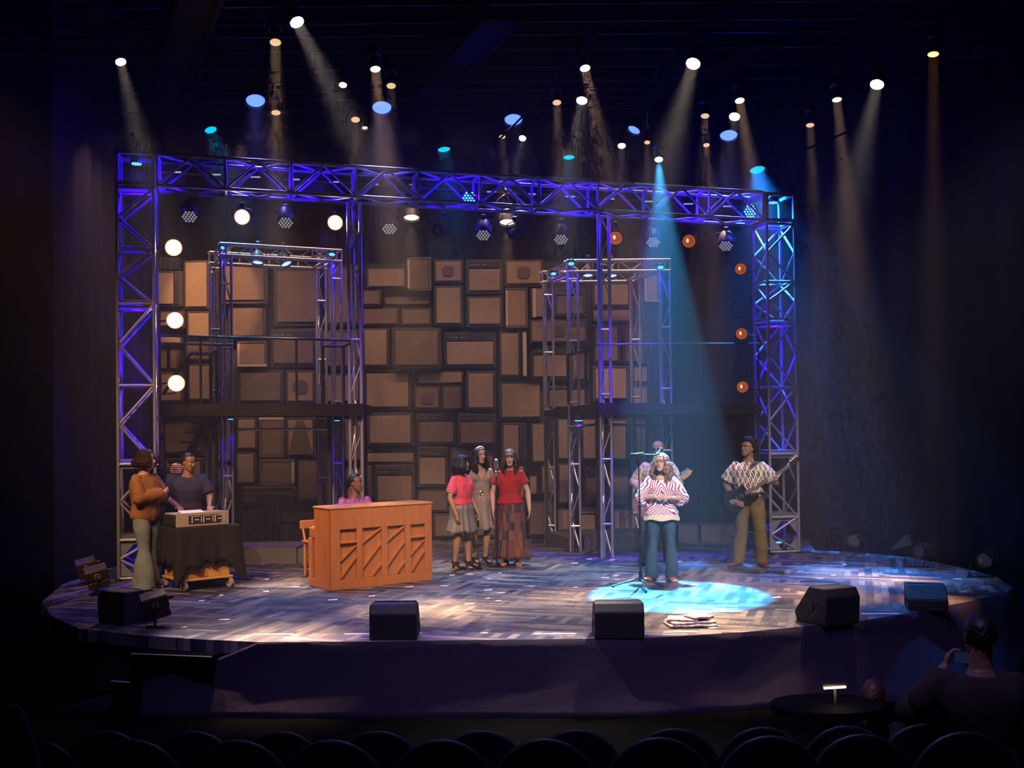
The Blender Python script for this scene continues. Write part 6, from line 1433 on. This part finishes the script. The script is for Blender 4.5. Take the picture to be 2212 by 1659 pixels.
Mu = Human('person seated beside the glowing strip lamp, only the dim top of the head visible', (c.x, 8.35, 0), 1.7, math.radians(150), 'tan', pose=dict(pelvis=(0, .0, .29), waist=(0, -.0, .37), chest=(0, -.005, .475), neckb=(0, -.008, .58), head=(0, -.024, .688), shL=(.103, -.01, .556), shR=(-.103, -.01, .556), elL=(.14, -.05, .41), wrL=(.1, -.185, .44), elR=(-.14, -.05, .41), wrR=(-.1, -.185, .44),
    hpL=(.052, 0, .285), hpR=(-.052, 0, .285), knL=(.07, -.2, .29), knR=(-.07, -.2, .29), anL=(.07, -.19, .05), anR=(-.07, -.19, .05)))
Mu.shirt(jm, g=.015, hem=1.0, sleeve=1.8, rs=1.5); Mu.trousers(blackc); Mu.hair(hairb, 'short'); Mu.t.location.z = c.z-1.2
# ================================================================ HAZE, KEY LIGHT, VIEW
mb = MB(); mb.box((.6, 15.3, 4.5), (17.0, 9.2, 9.0)) 
M = bpy.data.materials.new('stage_haze'); M.use_nodes = True; nt = M.node_tree; nt.nodes.remove(nt.nodes['Principled BSDF'])
vs = nt.nodes.new('ShaderNodeVolumeScatter'); vs.inputs['Density'].default_value = HAZE; vs.inputs['Anisotropy'].default_value = 0.0; vs.inputs['Color'].default_value = (.9, .92, 1, 1)
nt.links.new(vs.outputs[0], nt.nodes['Material Output'].inputs['Volume'])
o = mb.build('stage_haze', M); tag(o, 'thin theatrical haze hanging over the whole stage', 'haze', kind='stuff')
# front-of-house key lamps (warm), high above the audience
FOH = [((-5.5, 5.5, 7.8), (-4.3, 14.0, 1.0), 24, 800, (1, .62, .34)), ((-3.0, 5.0, 8.0), (-2.6, 14.6, .9), 26, 900, (1, .58, .32)), ((0.5, 5.0, 8.0), (-.5, 14.8, .8), 26, 760, (1, .68, .5)),
       ((4.0, 5.0, 8.0), (2.6, 14.6, 1.1), 26, 620, (1, .72, .6)), ((6.0, 6.0, 7.8), (4.6, 14.8, 1.0), 24, 520, (1, .8, .75)), ((-6.8, 10.0, 6.6), (-3.0, 15.0, 1.2), 40, 260, (1, .5, .22)),
       ((7.2, 10.0, 6.6), (3.5, 14.8, 1.0), 36, 260, (.6, .72, 1)), ((0, 8.6, 7.6), (.4, 12.6, 0), 64, 150, (1, .74, .62))]
for a, b, ang, pw, c in FOH: light('front_lamp', 'SPOT', a, pw*FOHK, c, b, math.radians(ang), .8, .12)
light('front_lamp', 'SPOT', (1.5, 4.6, 7.6), 3800, (1, .86, .82), (1.9, 13.7, 1.15), math.radians(8.5), .6, .08)
light('wall_lamp', 'SPOT', (-3.9, 16.2, 6.2), 800, (1, .5, .22), P(465, 625, 19), math.radians(26), .4, .05)
light('house_spill', 'SPOT', (.5, 3.5, 8.5), 2300, (.42, .34, 1), (.9, 9.3, -.6), math.radians(62), 1, .3)  # unseen fill lamp added so the dark apron reads
# wall wash
for a, b, ang, pw, c in (((2.0, 15.6, 5.0), (1.9, 17.3, .0), 44, 1500, (.07, .02, 1)), ((-2.6, 15.8, 5.0), (-3.0, 16.2, 0), 36, 900, (.1, .03, 1))):
    light('floor_wash', 'SPOT', a, pw*WALLK, c, b, math.radians(ang), .9, .1)
for i, (x, pw, tz) in enumerate(((-5.6, 70, 2.2), (-4.2, 62, 2.0), (-2.6, 50, 1.6), (-1.0, 56, 1.0), (.6, 56, 1.0), (2.1, 66, 1.6))):      # unseen area lights added to brighten the backdrop wall
    d = bpy.data.lights.new('wall_batten', 'AREA'); d.shape = 'RECTANGLE'; d.size = 1.3; d.size_y = .3; d.energy = pw*WALLK*.16; d.color = (1, .58, .36); d.spread = math.radians(110)
    o = bpy.data.objects.new('wall_batten', d); COL.objects.link(o); o.location = (x, 16.7, 6.5); o.rotation_euler = (Vector((x, 19.3, tz))-o.location).to_track_quat('-Z', 'Y').to_euler()
w = bpy.data.worlds.new('dark'); SC.world = w; w.use_nodes = True; w.node_tree.nodes['Background'].inputs[0].default_value = (.3, .25, .5, 1); w.node_tree.nodes['Background'].inputs[1].default_value = .0
SC.view_settings.view_transform = 'Standard'; SC.view_settings.look = 'None'; SC.view_settings.gamma = 1; SC.view_settings.use_curve_mapping = False; SC.view_settings.exposure = EXPO
cy = SC.cycles; cy.use_adaptive_sampling = True; cy.adaptive_threshold = .06; cy.adaptive_min_samples = 12; M.cycles.homogeneous_volume = True; cy.max_bounces = 2; cy.diffuse_bounces = 2; cy.glossy_bounces = 2; cy.transmission_bounces = 2; cy.volume_bounces = 0; cy.transparent_max_bounces = 4
cy.use_denoising = True; cy.sample_clamp_indirect = 3; cy.use_light_tree = True; cy.caustics_reflective = False; cy.caustics_refractive = False
